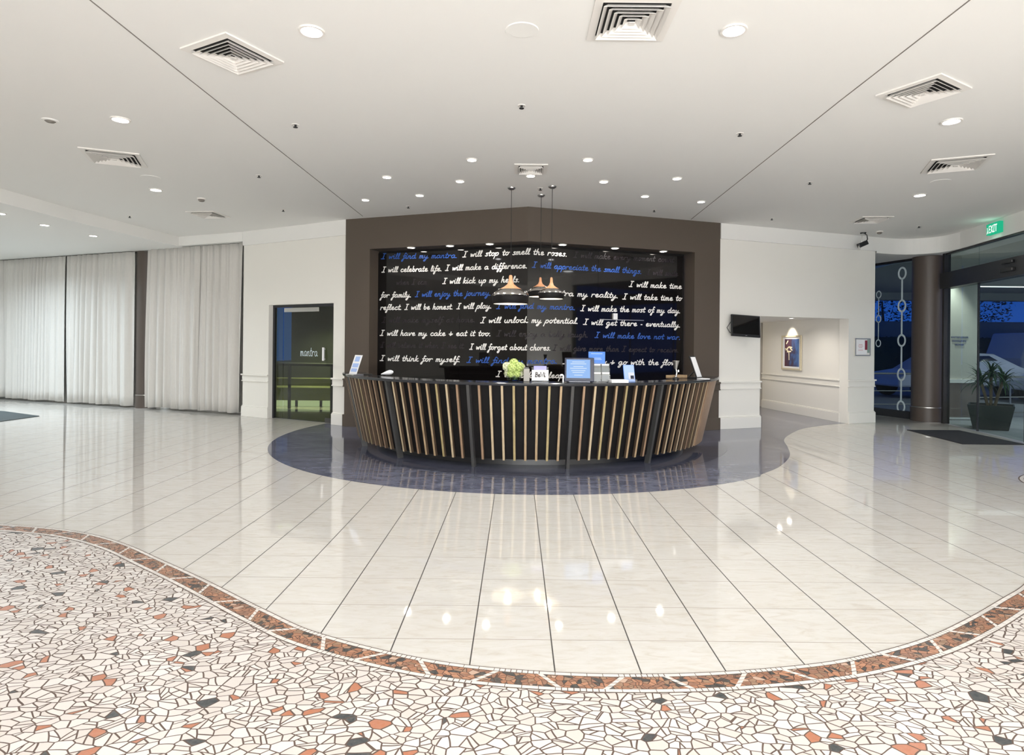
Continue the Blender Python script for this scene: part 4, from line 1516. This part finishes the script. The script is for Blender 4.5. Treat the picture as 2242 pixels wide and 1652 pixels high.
mb = MB()
mb.prism([(7.20, 11.36), (8.16, 11.36), (8.06, 9.75), (7.06, 9.75)], 0.0, 0.012)
tag(mb.build('doormat', M['rubbermat'], bevel=0.003), 'black doormat inside the sliding glass entrance', 'doormat')
mb = MB()
mb.prism([(-12.6, 13.6), (-10.73, 12.95), (-9.42, 12.2), (-9.47, 11.3), (-12.6, 10.6)], 0.0, 0.012)
tag(mb.build('floor_mat', M['greymat'], bevel=0.003), 'grey green floor mat in front of the pale curtains', 'mat')

# ------------------------------------------------------------------ things on the counter
zt = 1.058


def board(t, w, h, lean, thick, face_mat, back_mat, name='board', rim=0.012):
    m3 = Matrix.Rotation(R(-lean), 3, 'X')
    MB().box(m3 @ Vector((0, 0, h / 2)), (w, thick, h), m=m3).build('frame', back_mat, t, bevel=0.002)
    MB().box(m3 @ Vector((0, -thick / 2 - 0.001, h / 2)), (w - 2 * rim, 0.002, h - 2 * rim), m=m3).build(name, face_mat, t)
    return m3


t = thing('leaflet_stand', 'leaning acrylic leaflet stand at the curtain-side end of the counter', 'leaflet stand', (-2.30, 8.68, zt), R(-44))
m3 = board(t, 0.21, 0.30, 20, 0.008, M['paper'], M['acrylic'], 'leaflet_sheet', 0.006)
MB().box((0, 0.03, 0.006), (0.21, 0.16, 0.012)).build('foot', M['steel'], t)
for z, h, w in ((0.235, 0.075, 0.12), (0.14, 0.06, 0.15), (0.07, 0.05, 0.15)):
    MB().box(m3 @ Vector((0.0, -0.0065, z)), (w, 0.0015, h), m=m3).build('blue_picture', M['paleblue'], t)
t = thing('pen', 'short black pen lying on the counter beside the leaning leaflet stand', 'pen', (-2.10, 8.72, zt))
MB().tube([(-0.07, 0, 0.008), (0.05, 0.02, 0.008), (0.07, 0.023, 0.008)], [0.007, 0.007, 0.002], 8).build('barrel', M['black'], t)
MB().tube([(-0.075, -0.001, 0.008), (-0.02, 0.008, 0.008)], 0.0082, 8).build('cap', M['black'], t)
mb = MB()
pts = [Vector((-0.085 + 0.17 * i / 8, 0.0, 0.018 + 0.035 * i / 8)) for i in range(9)]
mb.tube(pts, [0.006, 0.012, 0.018, 0.024, 0.029, 0.033, 0.034, 0.028, 0.012], 12)
o = mb.build('handset', M['paper'], None, smooth=True)
o.location = (-1.80, 8.60, zt)
tag(o, 'white tapered handset lying on the counter below the word think', 'handset')

# flowers in a glass bowl
t = thing('flower_vase', 'glass bowl packed with green hydrangea heads on the counter', 'vase', (-0.03, 7.56, zt))
MB().lathe([(0.0005, 0.004), (0.075, 0.004), (0.092, 0.03), (0.095, 0.08), (0.085, 0.115), (0.080, 0.115), (0.089, 0.08), (0.086, 0.03), (0.07, 0.01), (0.0005, 0.01)], 32).build('glass_bowl', M['acrylic'], t, smooth=True)
m_ = MB()
rv = random.Random(4)
for i in range(14):
    a = rv.uniform(0, 6.28)
    m_.tube([(0.05 * math.cos(a), 0.05 * math.sin(a), 0.02), (0.03 * math.cos(a + 1), 0.03 * math.sin(a + 1), 0.14)], 0.004, 5)
m_.build('flower_stems', M['stem'], t)
heads = [(0, 0, 0.215, 0.056)] + [(0.085 * math.cos(2 * math.pi * i / 6 + 0.3), 0.085 * math.sin(2 * math.pi * i / 6 + 0.3), 0.165 + 0.012 * (i % 2), 0.055) for i in range(6)] + [(0.07 * math.cos(2 * math.pi * i / 6), 0.07 * math.sin(2 * math.pi * i / 6), 0.095, 0.046) for i in range(6)]
for hi, (x, y, z, r) in enumerate(heads):
    m_ = MB()
    for i in range(46):                          # four-petalled florets over a ball
        zz = 1 - 2 * (i + 0.5) / 46
        a = i * 2.39996
        rr = math.sqrt(max(0, 1 - zz * zz))
        nn = Vector((rr * math.cos(a), rr * math.sin(a), zz))
        c = Vector((x, y, z)) + nn * r * rv.uniform(0.86, 1.05)
        u = nn.orthogonal().normalized()
        v = nn.cross(u)
        s = r * 0.36
        for q in range(4):
            b = q * math.pi / 2 + a
            d = u * math.cos(b) + v * math.sin(b)
            e = u * math.cos(b + 0.8) + v * math.sin(b + 0.8)
            g = u * math.cos(b - 0.8) + v * math.sin(b - 0.8)
            m_.add([c, c + g * s * 0.7 + nn * s * 0.12, c + d * s * 1.1 + nn * s * 0.25, c + e * s * 0.7 + nn * s * 0.12], [(0, 1, 2, 3)])
    m_.lathe([(0.0005, r * 0.8), (r * 0.57, r * 0.57), (r * 0.8, 0), (r * 0.57, -r * 0.57), (0.0005, -r * 0.8)], 12, c=(x, y, z))
    m_.build('flower_head', [M['petal'], M['petal2']][hi % 3 == 1], t, normals=False)

t = thing('silver_box', 'narrow upright silver box right behind the flower bowl', 'box', (0.125, 7.50, zt))
MB().box((0, 0, 0.078), (0.072, 0.07, 0.156)).build('body', mat('satin_silver', (0.36, 0.34, 0.31), 0.5), t, bevel=0.004)
MB().box((0, 0, 0.165), (0.055, 0.05, 0.018)).build('lid', M['black'], t, bevel=0.003)
t = thing('card_holder', 'clear holder with a white lettered card between flowers and lit screen', 'card holder', (0.29, 7.52, zt))
MB().box((0, 0.02, 0.088), (0.205, 0.005, 0.176)).build('back_plate', M['acrylic'], t)
MB().box((0, 0.0, 0.006), (0.215, 0.09, 0.012)).build('base', M['acrylic'], t)
MB().box((0, -0.012, 0.078), (0.205, 0.004, 0.13)).build('card', M['paper'], t)
MB().box((0, 0.012, 0.13), (0.155, 0.003, 0.12)).build('lilac_card', mat('lilac_print', (0.42, 0.40, 0.78), 0.6), t)
m_ = MB()
write(m_, 'BeWi', -0.058, 0.058, 0.062, 0.058, 0.030, 0.0055, lambda x, y: (x, -0.0150, y), slant=0)
m_.build('lettering', mat('brown_black_print', (0.06, 0.05, 0.045), 0.6), t, normals=False)
mb = MB()
mb.tube([(-0.03, 0, 0.075), (-0.02, 0, 0.088), (-0.005, 0, 0.09), (0.008, 0, 0.08), (0.012, 0, 0.06), (0.008, 0, 0.03), (0.01, 0, 0.0)], [0.007, 0.010, 0.011, 0.011, 0.010, 0.009, 0.011], 10)
o = mb.build('white_peg', M['paper'], None, smooth=True)
o.location = (0.556, 7.43, zt)
tag(o, 'small white curved peg standing just beside the lit screen', 'peg')

t = thing('display_screen', 'navy-framed screen glowing pale blue on the counter', 'monitor', (0.76, 7.44, zt), R(-4))
m3 = Matrix.Rotation(R(-9), 3, 'X')
MB().box((0, 0.03, 0.009), (0.26, 0.14, 0.018)).build('stand', M['navy'], t, bevel=0.005)
MB().box(m3 @ Vector((0, 0, 0.152)), (0.355, 0.03, 0.29), m=m3).build('casing', M['navy'], t, bevel=0.006)
MB().box(m3 @ Vector((-0.012, -0.016, 0.162)), (0.285, 0.002, 0.225), m=m3).build('screen', M['screen'], t)
m_ = MB()
for z, w in ((0.245, 0.15), (0.222, 0.19), (0.19, 0.12), (0.168, 0.20), (0.14, 0.17), (0.118, 0.14), (0.085, 0.10)):
    m_.box(m3 @ Vector((-0.012, -0.0175, z)), (w, 0.001, 0.008), m=m3)
m_.build('text_lines', M['screentext'], t)

t = thing('brochure_rack', 'clear brochure rack with a blue header card behind the lit screen', 'brochure rack', (1.04, 7.56, zt))
MB().box((0, 0.035, 0.115), (0.215, 0.006, 0.23)).build('back_plate', M['acrylic'], t)
for x in (-0.105, 0.0, 0.105):
    MB().box((x, 0.0, 0.05), (0.004, 0.075, 0.1)).build('divider', M['acrylic'], t)
for z in (0.045, 0.13):
    MB().box((0, -0.038 if z < 0.1 else 0.0, z), (0.215, 0.004, 0.085)).build('pocket_front', M['acrylic'], t)
MB().box((0, 0.0, 0.004), (0.22, 0.085, 0.008)).build('base', M['acrylic'], t)
MB().box((-0.05, 0.046, 0.295), (0.205, 0.004, 0.15)).build('header_card', M['blue'], t)
m_ = MB()
for z, w in ((0.345, 0.14), (0.29, 0.10), (0.275, 0.12)):
    m_.box((-0.05, 0.0435, z), (w, 0.001, 0.007))
m_.build('header_text', M['paleblue'], t)
k = 0
for x, place in ((-0.052, 'flowers side'), (0.052, 'television side')):
    for y, z, row in ((-0.018, 0.065, 'lower'), (0.018, 0.165, 'upper')):
        m_ = MB().box((0, 0, 0), (0.09, 0.012, 0.11))
        o = m_.build('leaflet', mat('grey_print_%d' % (k % 2), (0.34 - 0.14 * (k % 2), 0.34 - 0.13 * (k % 2), 0.33 - 0.12 * (k % 2)), 0.6), None)
        o.location = (1.04 + x, 7.56 + y, zt + z)
        tag(o, 'grey leaflet in the %s row of the brochure rack, %s' % (row, place), 'leaflet', 'leaflets in the brochure rack')
        m_ = MB().box((0, -0.0065, 0.045), (0.088, 0.001, 0.018))
        m_.build('white_title', M['paper'], o)
        k += 1
mb = MB()
for i in range(6):
    mb.box((0.004 * math.sin(i * 2.1), 0.003 * math.cos(i * 1.7), 0.003 + i * 0.006), (0.21, 0.15, 0.005), rz=0.03 * math.sin(i * 3))
o = mb.build('paper_pad', M['paper'], None)
o.location = (1.235, 7.47, zt)
o.rotation_euler = (0, 0, R(8))
tag(o, 'low pad of white paper lying next to the brochure rack', 'paper pad')
t = thing('brochure', 'blue brochure standing upright in a small holder past the white papers', 'brochure', (1.40, 7.60, zt), R(18))
m3 = board(t, 0.15, 0.215, 12, 0.006, M['paleblue'], M['blue'], 'cover', 0.004)
MB().box(m3 @ Vector((0.025, -0.0055, 0.075)), (0.08, 0.002, 0.085), m=m3).build('cover_photo', mat('white_grey_print', (0.6, 0.62, 0.7), 0.5), t)
MB().box(m3 @ Vector((0.035, -0.0075, 0.06)), (0.045, 0.002, 0.04), m=m3).build('dark_figure', M['navy'], t)
MB().box((0, -0.01, 0.02), (0.155, 0.07, 0.04)).build('holder', M['acrylic'], t)
t = thing('desk_lamp', 'small grey desk lamp with a conical head near the television end', 'desk lamp', (2.17, 8.40, zt))
MB().lathe([(0.0005, 0.0), (0.045, 0.0), (0.045, 0.015), (0.014, 0.03), (0.0005, 0.03)], 24).build('base', M['black'], t, smooth=True)
MB().tube([(0, 0, 0.02), (0.015, 0, 0.09), (0.0, 0, 0.15)], 0.012, 10).build('stem', M['steel'], t, smooth=True)
MB().lathe([(0.0005, 0.135), (0.02, 0.14), (0.028, 0.18), (0.048, 0.25), (0.046, 0.25), (0.024, 0.18), (0.0005, 0.15)], 24).build('lamp_head', M['steel'], t, smooth=True)
MB().lathe([(0.0005, 0.0), (0.017, 0.01), (0.017, 0.03), (0.0005, 0.04)], 14, c=(0.03, -0.02, 0.09)).build('chrome_knob', M['chrome'], t, smooth=True)
t = thing('wooden_tray', 'shallow wooden tray under the lamp at the counter\'s far end', 'tray', (2.24, 8.62, zt), R(40))
MB().box((0, 0, 0.006), (0.30, 0.14, 0.012)).build('tray_base', M['woods'][2], t)
for c, s in (((0, 0.066, 0.025), (0.30, 0.008, 0.04)), ((0, -0.066, 0.025), (0.30, 0.008, 0.04)), ((0.146, 0, 0.025), (0.008, 0.124, 0.04)), ((-0.146, 0, 0.025), (0.008, 0.124, 0.04))):
    MB().box(c, s).build('tray_side', M['woods'][0], t)
t = thing('tablet_stand', 'black-framed white tablet leaning at the television end of the counter', 'tablet', (2.57, 8.66, zt), R(52))
m3 = board(t, 0.20, 0.33, 20, 0.016, M['paper'], M['black'], 'screen', 0.018)
MB().box((0, 0.075, 0.008), (0.10, 0.20, 0.016)).build('foot', M['black'], t, bevel=0.003)
MB().tube([(0, 0.16, 0.01), (0, 0.055, 0.12)], 0.011, 8).build('prop', M['black'], t)
mb = MB()
for i in range(3):
    mb.box((0, 0, 0.002 + 0.004 * i), (0.10, 0.14, 0.0035), rz=0.05 * i)
o = mb.build('note_pad', M['paper'], None)
o.location = (2.56, 8.44, zt)
o.rotation_euler = (0, 0, R(30))
tag(o, 'white note pad lying in front of the leaning tablet', 'note pad')
# ------------------------------------------------------------------ outside the glass
mb = MB()
mb.prism([(gx(-4) + 0.02, -4), (60, -10), (60, 70), (-20, 70), (-20, 17), (7.2, 17), (7.75, 15.4), (8.52, 13.1), (gx(12.5) + 0.02, 12.5)], -0.06, -0.012)
struct(mb.build('ground', M['asphalt']))
mb = MB()
mb.prism([(gx(3.8) + 0.25, 3.8), (24, 3), (24, 22), (9.2, 22), (8.7, 14.5), (gx(12.5) + 0.25, 12.5)], 3.45, 3.7)
struct(mb.build('ceiling_porch', M['extwall']))
mb = MB()
mb.prism([(8.95, 13.25), (9.92, 13.25), (9.92, 13.5), (8.95, 13.5)], 0.0, 3.45)
wo_ = struct(mb.build('wall_porch', M['extwall']))
mb = MB()
mb.prism([(8.93, 13.19), (9.94, 13.19), (9.94, 13.26), (8.93, 13.26)], 0.78, 0.86)
mb.prism([(8.94, 13.22), (9.93, 13.22), (9.93, 13.26), (8.94, 13.26)], 0.0, 0.05)
struct(mb.build('trim_13', M['trimw']))
mb = MB()
mb.prism([(8.945, 13.21), (9.93, 13.21), (9.93, 13.26), (8.945, 13.26)], 0.05, 0.78)
struct(mb.build('baseboard_porch', M['extstone']))
t = thing('wall_lettering', 'three short lines of grey lettering on the pale wall outside the entrance', 'sign', (9.52, 13.235, 1.66))
m_ = MB()
for z, a, w in ((0.10, 0.0, 0.36), (0.02, 0.02, 0.28), (-0.06, 0.08, 0.2)):
    x = a - 0.18
    while x < a - 0.18 + w:
        m_.box((x, 0.006, z), (0.022, 0.012, 0.028))
        x += 0.034
m_.build('letters', M['steel'], t)
lamp('porch_lamp', 'SPOT', (9.2, 12.85, 3.38), 150, (0.95, 1.0, 0.98), 0.05, target=(9.2, 13.25, 1.2), cone=70, blend=0.8)
lamp('porch_lamp', 'AREA', (16.5, 14.5, 3.35), 200, (0.85, 0.92, 1.0), 1.4, 170)
lamp('porch_lamp', 'AREA', (11.6, 10.2, 3.35), 110, (0.85, 0.92, 1.0), 1.4, 170)
t = thing('light_fitting', 'thin lit strip light under the porch roof outside', 'light', (14.6, 18.5, 3.40))
MB().box((0, 0, 0.02), (3.0, 0.12, 0.05)).build('casing', M['extwall'], t)
MB().box((0, 0, -0.015), (2.9, 0.08, 0.02)).build('tube', emis('strip_glow', (0.9, 0.95, 1.0), 2.2), t)

# planter
t = thing('potted_dracaena', 'spiky green plant in a square charcoal pot outside the glass entrance', 'potted plant', (9.12, 11.85, -0.012), R(-38))
m_ = MB()
for w0, z0, w1, z1 in ((0.27, 0.0, 0.36, 0.46),):
    m_.add([(a * w, b * w, z) for w, z in ((w0, z0), (w1, z1)) for a, b in ((-1, -1), (1, -1), (1, 1), (-1, 1))] + [(a * 0.33, b * 0.33, 0.46) for a, b in ((-1, -1), (1, -1), (1, 1), (-1, 1))] + [(a * 0.32, b * 0.32, 0.40) for a, b in ((-1, -1), (1, -1), (1, 1), (-1, 1))],
           [(3, 2, 1, 0)] + [(i, (i + 1) % 4, 4 + (i + 1) % 4, 4 + i) for i in range(4)] + [(4 + i, 4 + (i + 1) % 4, 8 + (i + 1) % 4, 8 + i) for i in range(4)] + [(8 + i, 8 + (i + 1) % 4, 12 + (i + 1) % 4, 12 + i) for i in range(4)])
m_.build('pot', M['pot'], t, bevel=0.01)
MB().box((0, 0, 0.415), (0.64, 0.64, 0.02)).build('soil', M['soil'], t)
rp = random.Random(9)
for sx_, sy_, hh in ((0, 0, 0.62), (-0.12, 0.06, 0.45), (0.14, -0.03, 0.5)):
    MB().tube([(sx_ * 0.4, sy_ * 0.4, 0.42), (sx_ * 0.8, sy_ * 0.8, 0.42 + hh * 0.5), (sx_ * 1.3, sy_ * 1.3, 0.42 + hh)], 0.026, 8).build('cane', M['bark'], t)
    m_ = MB()
    for i in range(44):
        az = i * 2.4 + rp.uniform(-0.3, 0.3)
        el = R(rp.uniform(-5, 80))
        L = rp.uniform(0.35, 0.55)
        base_ = Vector((sx_ * 1.3, sy_ * 1.3, 0.42 + hh + rp.uniform(-0.08, 0.05)))
        side_ = Vector((-math.sin(az), math.cos(az), 0))
        prev = base_
        e = el
        rowv = []
        for q in range(6):
            w = 0.022 * (1 - (q / 5) ** 1.6) * (0.6 + 0.4 * min(1, q)) + 0.001
            rowv += [prev - side_ * w, prev + side_ * w]
            dirn = Vector((math.cos(az) * math.cos(e), math.sin(az) * math.cos(e), math.sin(e)))
            prev = prev + dirn * (L / 5)
            e -= R(16)
        m_.add(rowv, [(2 * q, 2 * q + 1, 2 * q + 3, 2 * q + 2) for q in range(5)])
    m_.build('foliage', M['leaf'], t, normals=False)


def railing(label, a, b, h=0.88):
    s = Seg(a, b)
    t = thing('railing', label, 'railing', (a[0], a[1], -0.012), s.ang, 'steel railings outside')
    MB().tube([(0, 0, h), (s.L, 0, h)], 0.024, 10).build('top_rail', M['steel'], t)
    MB().tube([(0, 0, h * 0.5), (s.L, 0, h * 0.5)], 0.014, 8).build('mid_rail', M['steel'], t)
    MB().tube([(0, 0, 0.1), (s.L, 0, 0.1)], 0.014, 8).build('low_rail', M['steel'], t)
    n_ = max(2, int(s.L / 1.1) + 1)
    for i in range(n_):
        MB().tube([(s.L * i / (n_ - 1), 0, 0), (s.L * i / (n_ - 1), 0, h)], 0.018, 8).build('post', M['steel'], t)


railing('steel railing outside the etched window beside the dark column', (8.6, 15.6), (11.6, 15.9))
railing('steel railing outside the sliding entrance, behind the plant', (9.95, 13.6), (14.5, 14.6), 0.9)


def car(label, x, y, rz, col, L=4.3, hgt=1.42, van=False):
    t = thing('car', label, 'car', (x, y, -0.012), rz, 'cars parked outside')
    if van:
        prof = [(-L / 2, 0.35), (-L / 2, 1.2), (-L / 2 + 0.35, hgt), (L / 2 - 0.3, hgt), (L / 2, 1.5), (L / 2, 0.35)]
    else:
        prof = [(-L / 2, 0.35), (-L / 2 + 0.02, 0.62), (-L / 2 + 0.25, 0.74), (-L / 2 + 1.0, 0.86), (-L / 2 + 1.75, 1.33), (-L / 2 + 2.3, hgt), (-L / 2 + 3.1, hgt - 0.04), (L / 2 - 0.35, 0.98), (L / 2 - 0.02, 0.9), (L / 2, 0.4)]
    m4 = MB()
    n_ = len(prof)
    m4.add([(px_, s * (0.82 if pz > 1.0 and not van else 0.88), pz) for s in (-1, 1) for px_, pz in prof], [tuple(range(n_)), tuple(range(2 * n_ - 1, n_ - 1, -1))] + [(i, (i + 1) % n_, n_ + (i + 1) % n_, n_ + i) for i in range(n_)])
    m4.build('body', col, t, bevel=0.06)
    m4 = MB()
    for s in (-1, 1):
        if van:
            m4.box((-L / 2 + 1.5, s * 0.885, 1.55), (1.3, 0.02, 0.4))
        else:
            y_ = s * 0.862
            m4.add([(-L / 2 + 1.25, y_, 0.92), (-L / 2 + 1.85, y_ * 0.985, 1.30), (-L / 2 + 2.9, y_ * 0.985, 1.32), (L / 2 - 0.75, y_, 0.98)], [(0, 1, 2, 3)])
    m4.build('side_windows', M['carglass'], t, normals=False)
    for px_ in (-L / 2 + 0.8, L / 2 - 0.8):
        for s in (-1, 1):
            m4 = MB()
            m4.tube([(px_, s * 0.70, 0.32), (px_, s * 0.90, 0.32)], 0.32, 20)
            w_ = m4.build('wheel', M['tyre'], t)
            MB().tube([(px_, s * 0.895, 0.32), (px_, s * 0.91, 0.32)], 0.19, 16).build('hubcap', M['steel'], w_)
    return t


car('pale car parked outside the etched window, past the railing', 13.6, 19.6, R(4), M['carpaint'])
car('pale car parked outside the sliding entrance, cut off by the photo\'s edge', 16.6, 17.6, R(-3), M['carpaint'])
car('white van parked behind the cars outside the entrance', 20.9, 23.6, R(2), M['carpaint'], 4.8, 2.15, True)
mb = MB()
mb.prism([(6, 31), (45, 29), (45, 30), (6, 32)], -0.01, 2.85)
struct(mb.build('wall_garden', M['concrete']))
mb = MB()
mb.prism([(8, 21.6), (28, 21), (28, 21.5), (8, 22.1)], 3.2, 3.72)
struct(mb.build('trim_14', M['extwall']))
t = thing('hedge', 'long dark clipped hedge in front of the grey garden wall outside', 'hedge', (26, 27.6, 0))
mb = MB()
mb.box((0, 0, 1.0), (26, 1.0, 2.0))
rh = random.Random(5)
for q in range(1500):
    c = Vector((rh.uniform(-13, 13), rh.choice((-0.52, rh.uniform(-0.5, 0.5))), rh.uniform(0.1, 2.02)))
    if c.y > -0.5:
        c.z = 2.0
    u = Vector((rh.uniform(-1, 1), rh.uniform(-1, 1), rh.uniform(-1, 1))).normalized() * 0.09
    v = u.orthogonal().normalized() * 0.04
    mb.add([c - u, c + v, c + u, c - v], [(0, 1, 2, 3)])
mb.build('foliage', M['foliage'], t, normals=False)
rt_ = random.Random(12)
for i in range(6):
    x, y = 17 + i * 5.4, 37 + rt_.uniform(-1.5, 1.5)
    t = thing('garden_tree', 'dark tree against the blue dusk sky beyond the garden wall outside', 'tree', (x, y, 0), 0, 'trees beyond the garden wall')
    MB().tube([(0, 0, -0.02), (0.1, 0, 2), (0, 0.1, 4.4)], [0.16, 0.12, 0.05], 8).build('trunk', M['bark'], t)
    m_ = MB()
    for q in range(1100):
        a, b = rt_.uniform(0, 6.28), rt_.uniform(-1, 1)
        rad = rt_.uniform(0.4, 1.0) ** 0.6
        c = Vector((2.3 * rad * math.cos(a) * math.sqrt(1 - b * b), 1.8 * rad * math.sin(a) * math.sqrt(1 - b * b), 4.0 + 1.7 * rad * b))
        u = Vector((rt_.uniform(-1, 1), rt_.uniform(-1, 1), rt_.uniform(-1, 1))).normalized()
        v = u.orthogonal().normalized()
        s = rt_.uniform(0.07, 0.14)
        m_.add([c - u * s, c + v * s * 0.5, c + u * s, c - v * s * 0.5], [(0, 1, 2, 3)])
    m_.build('foliage', M['foliage'], t, normals=False)
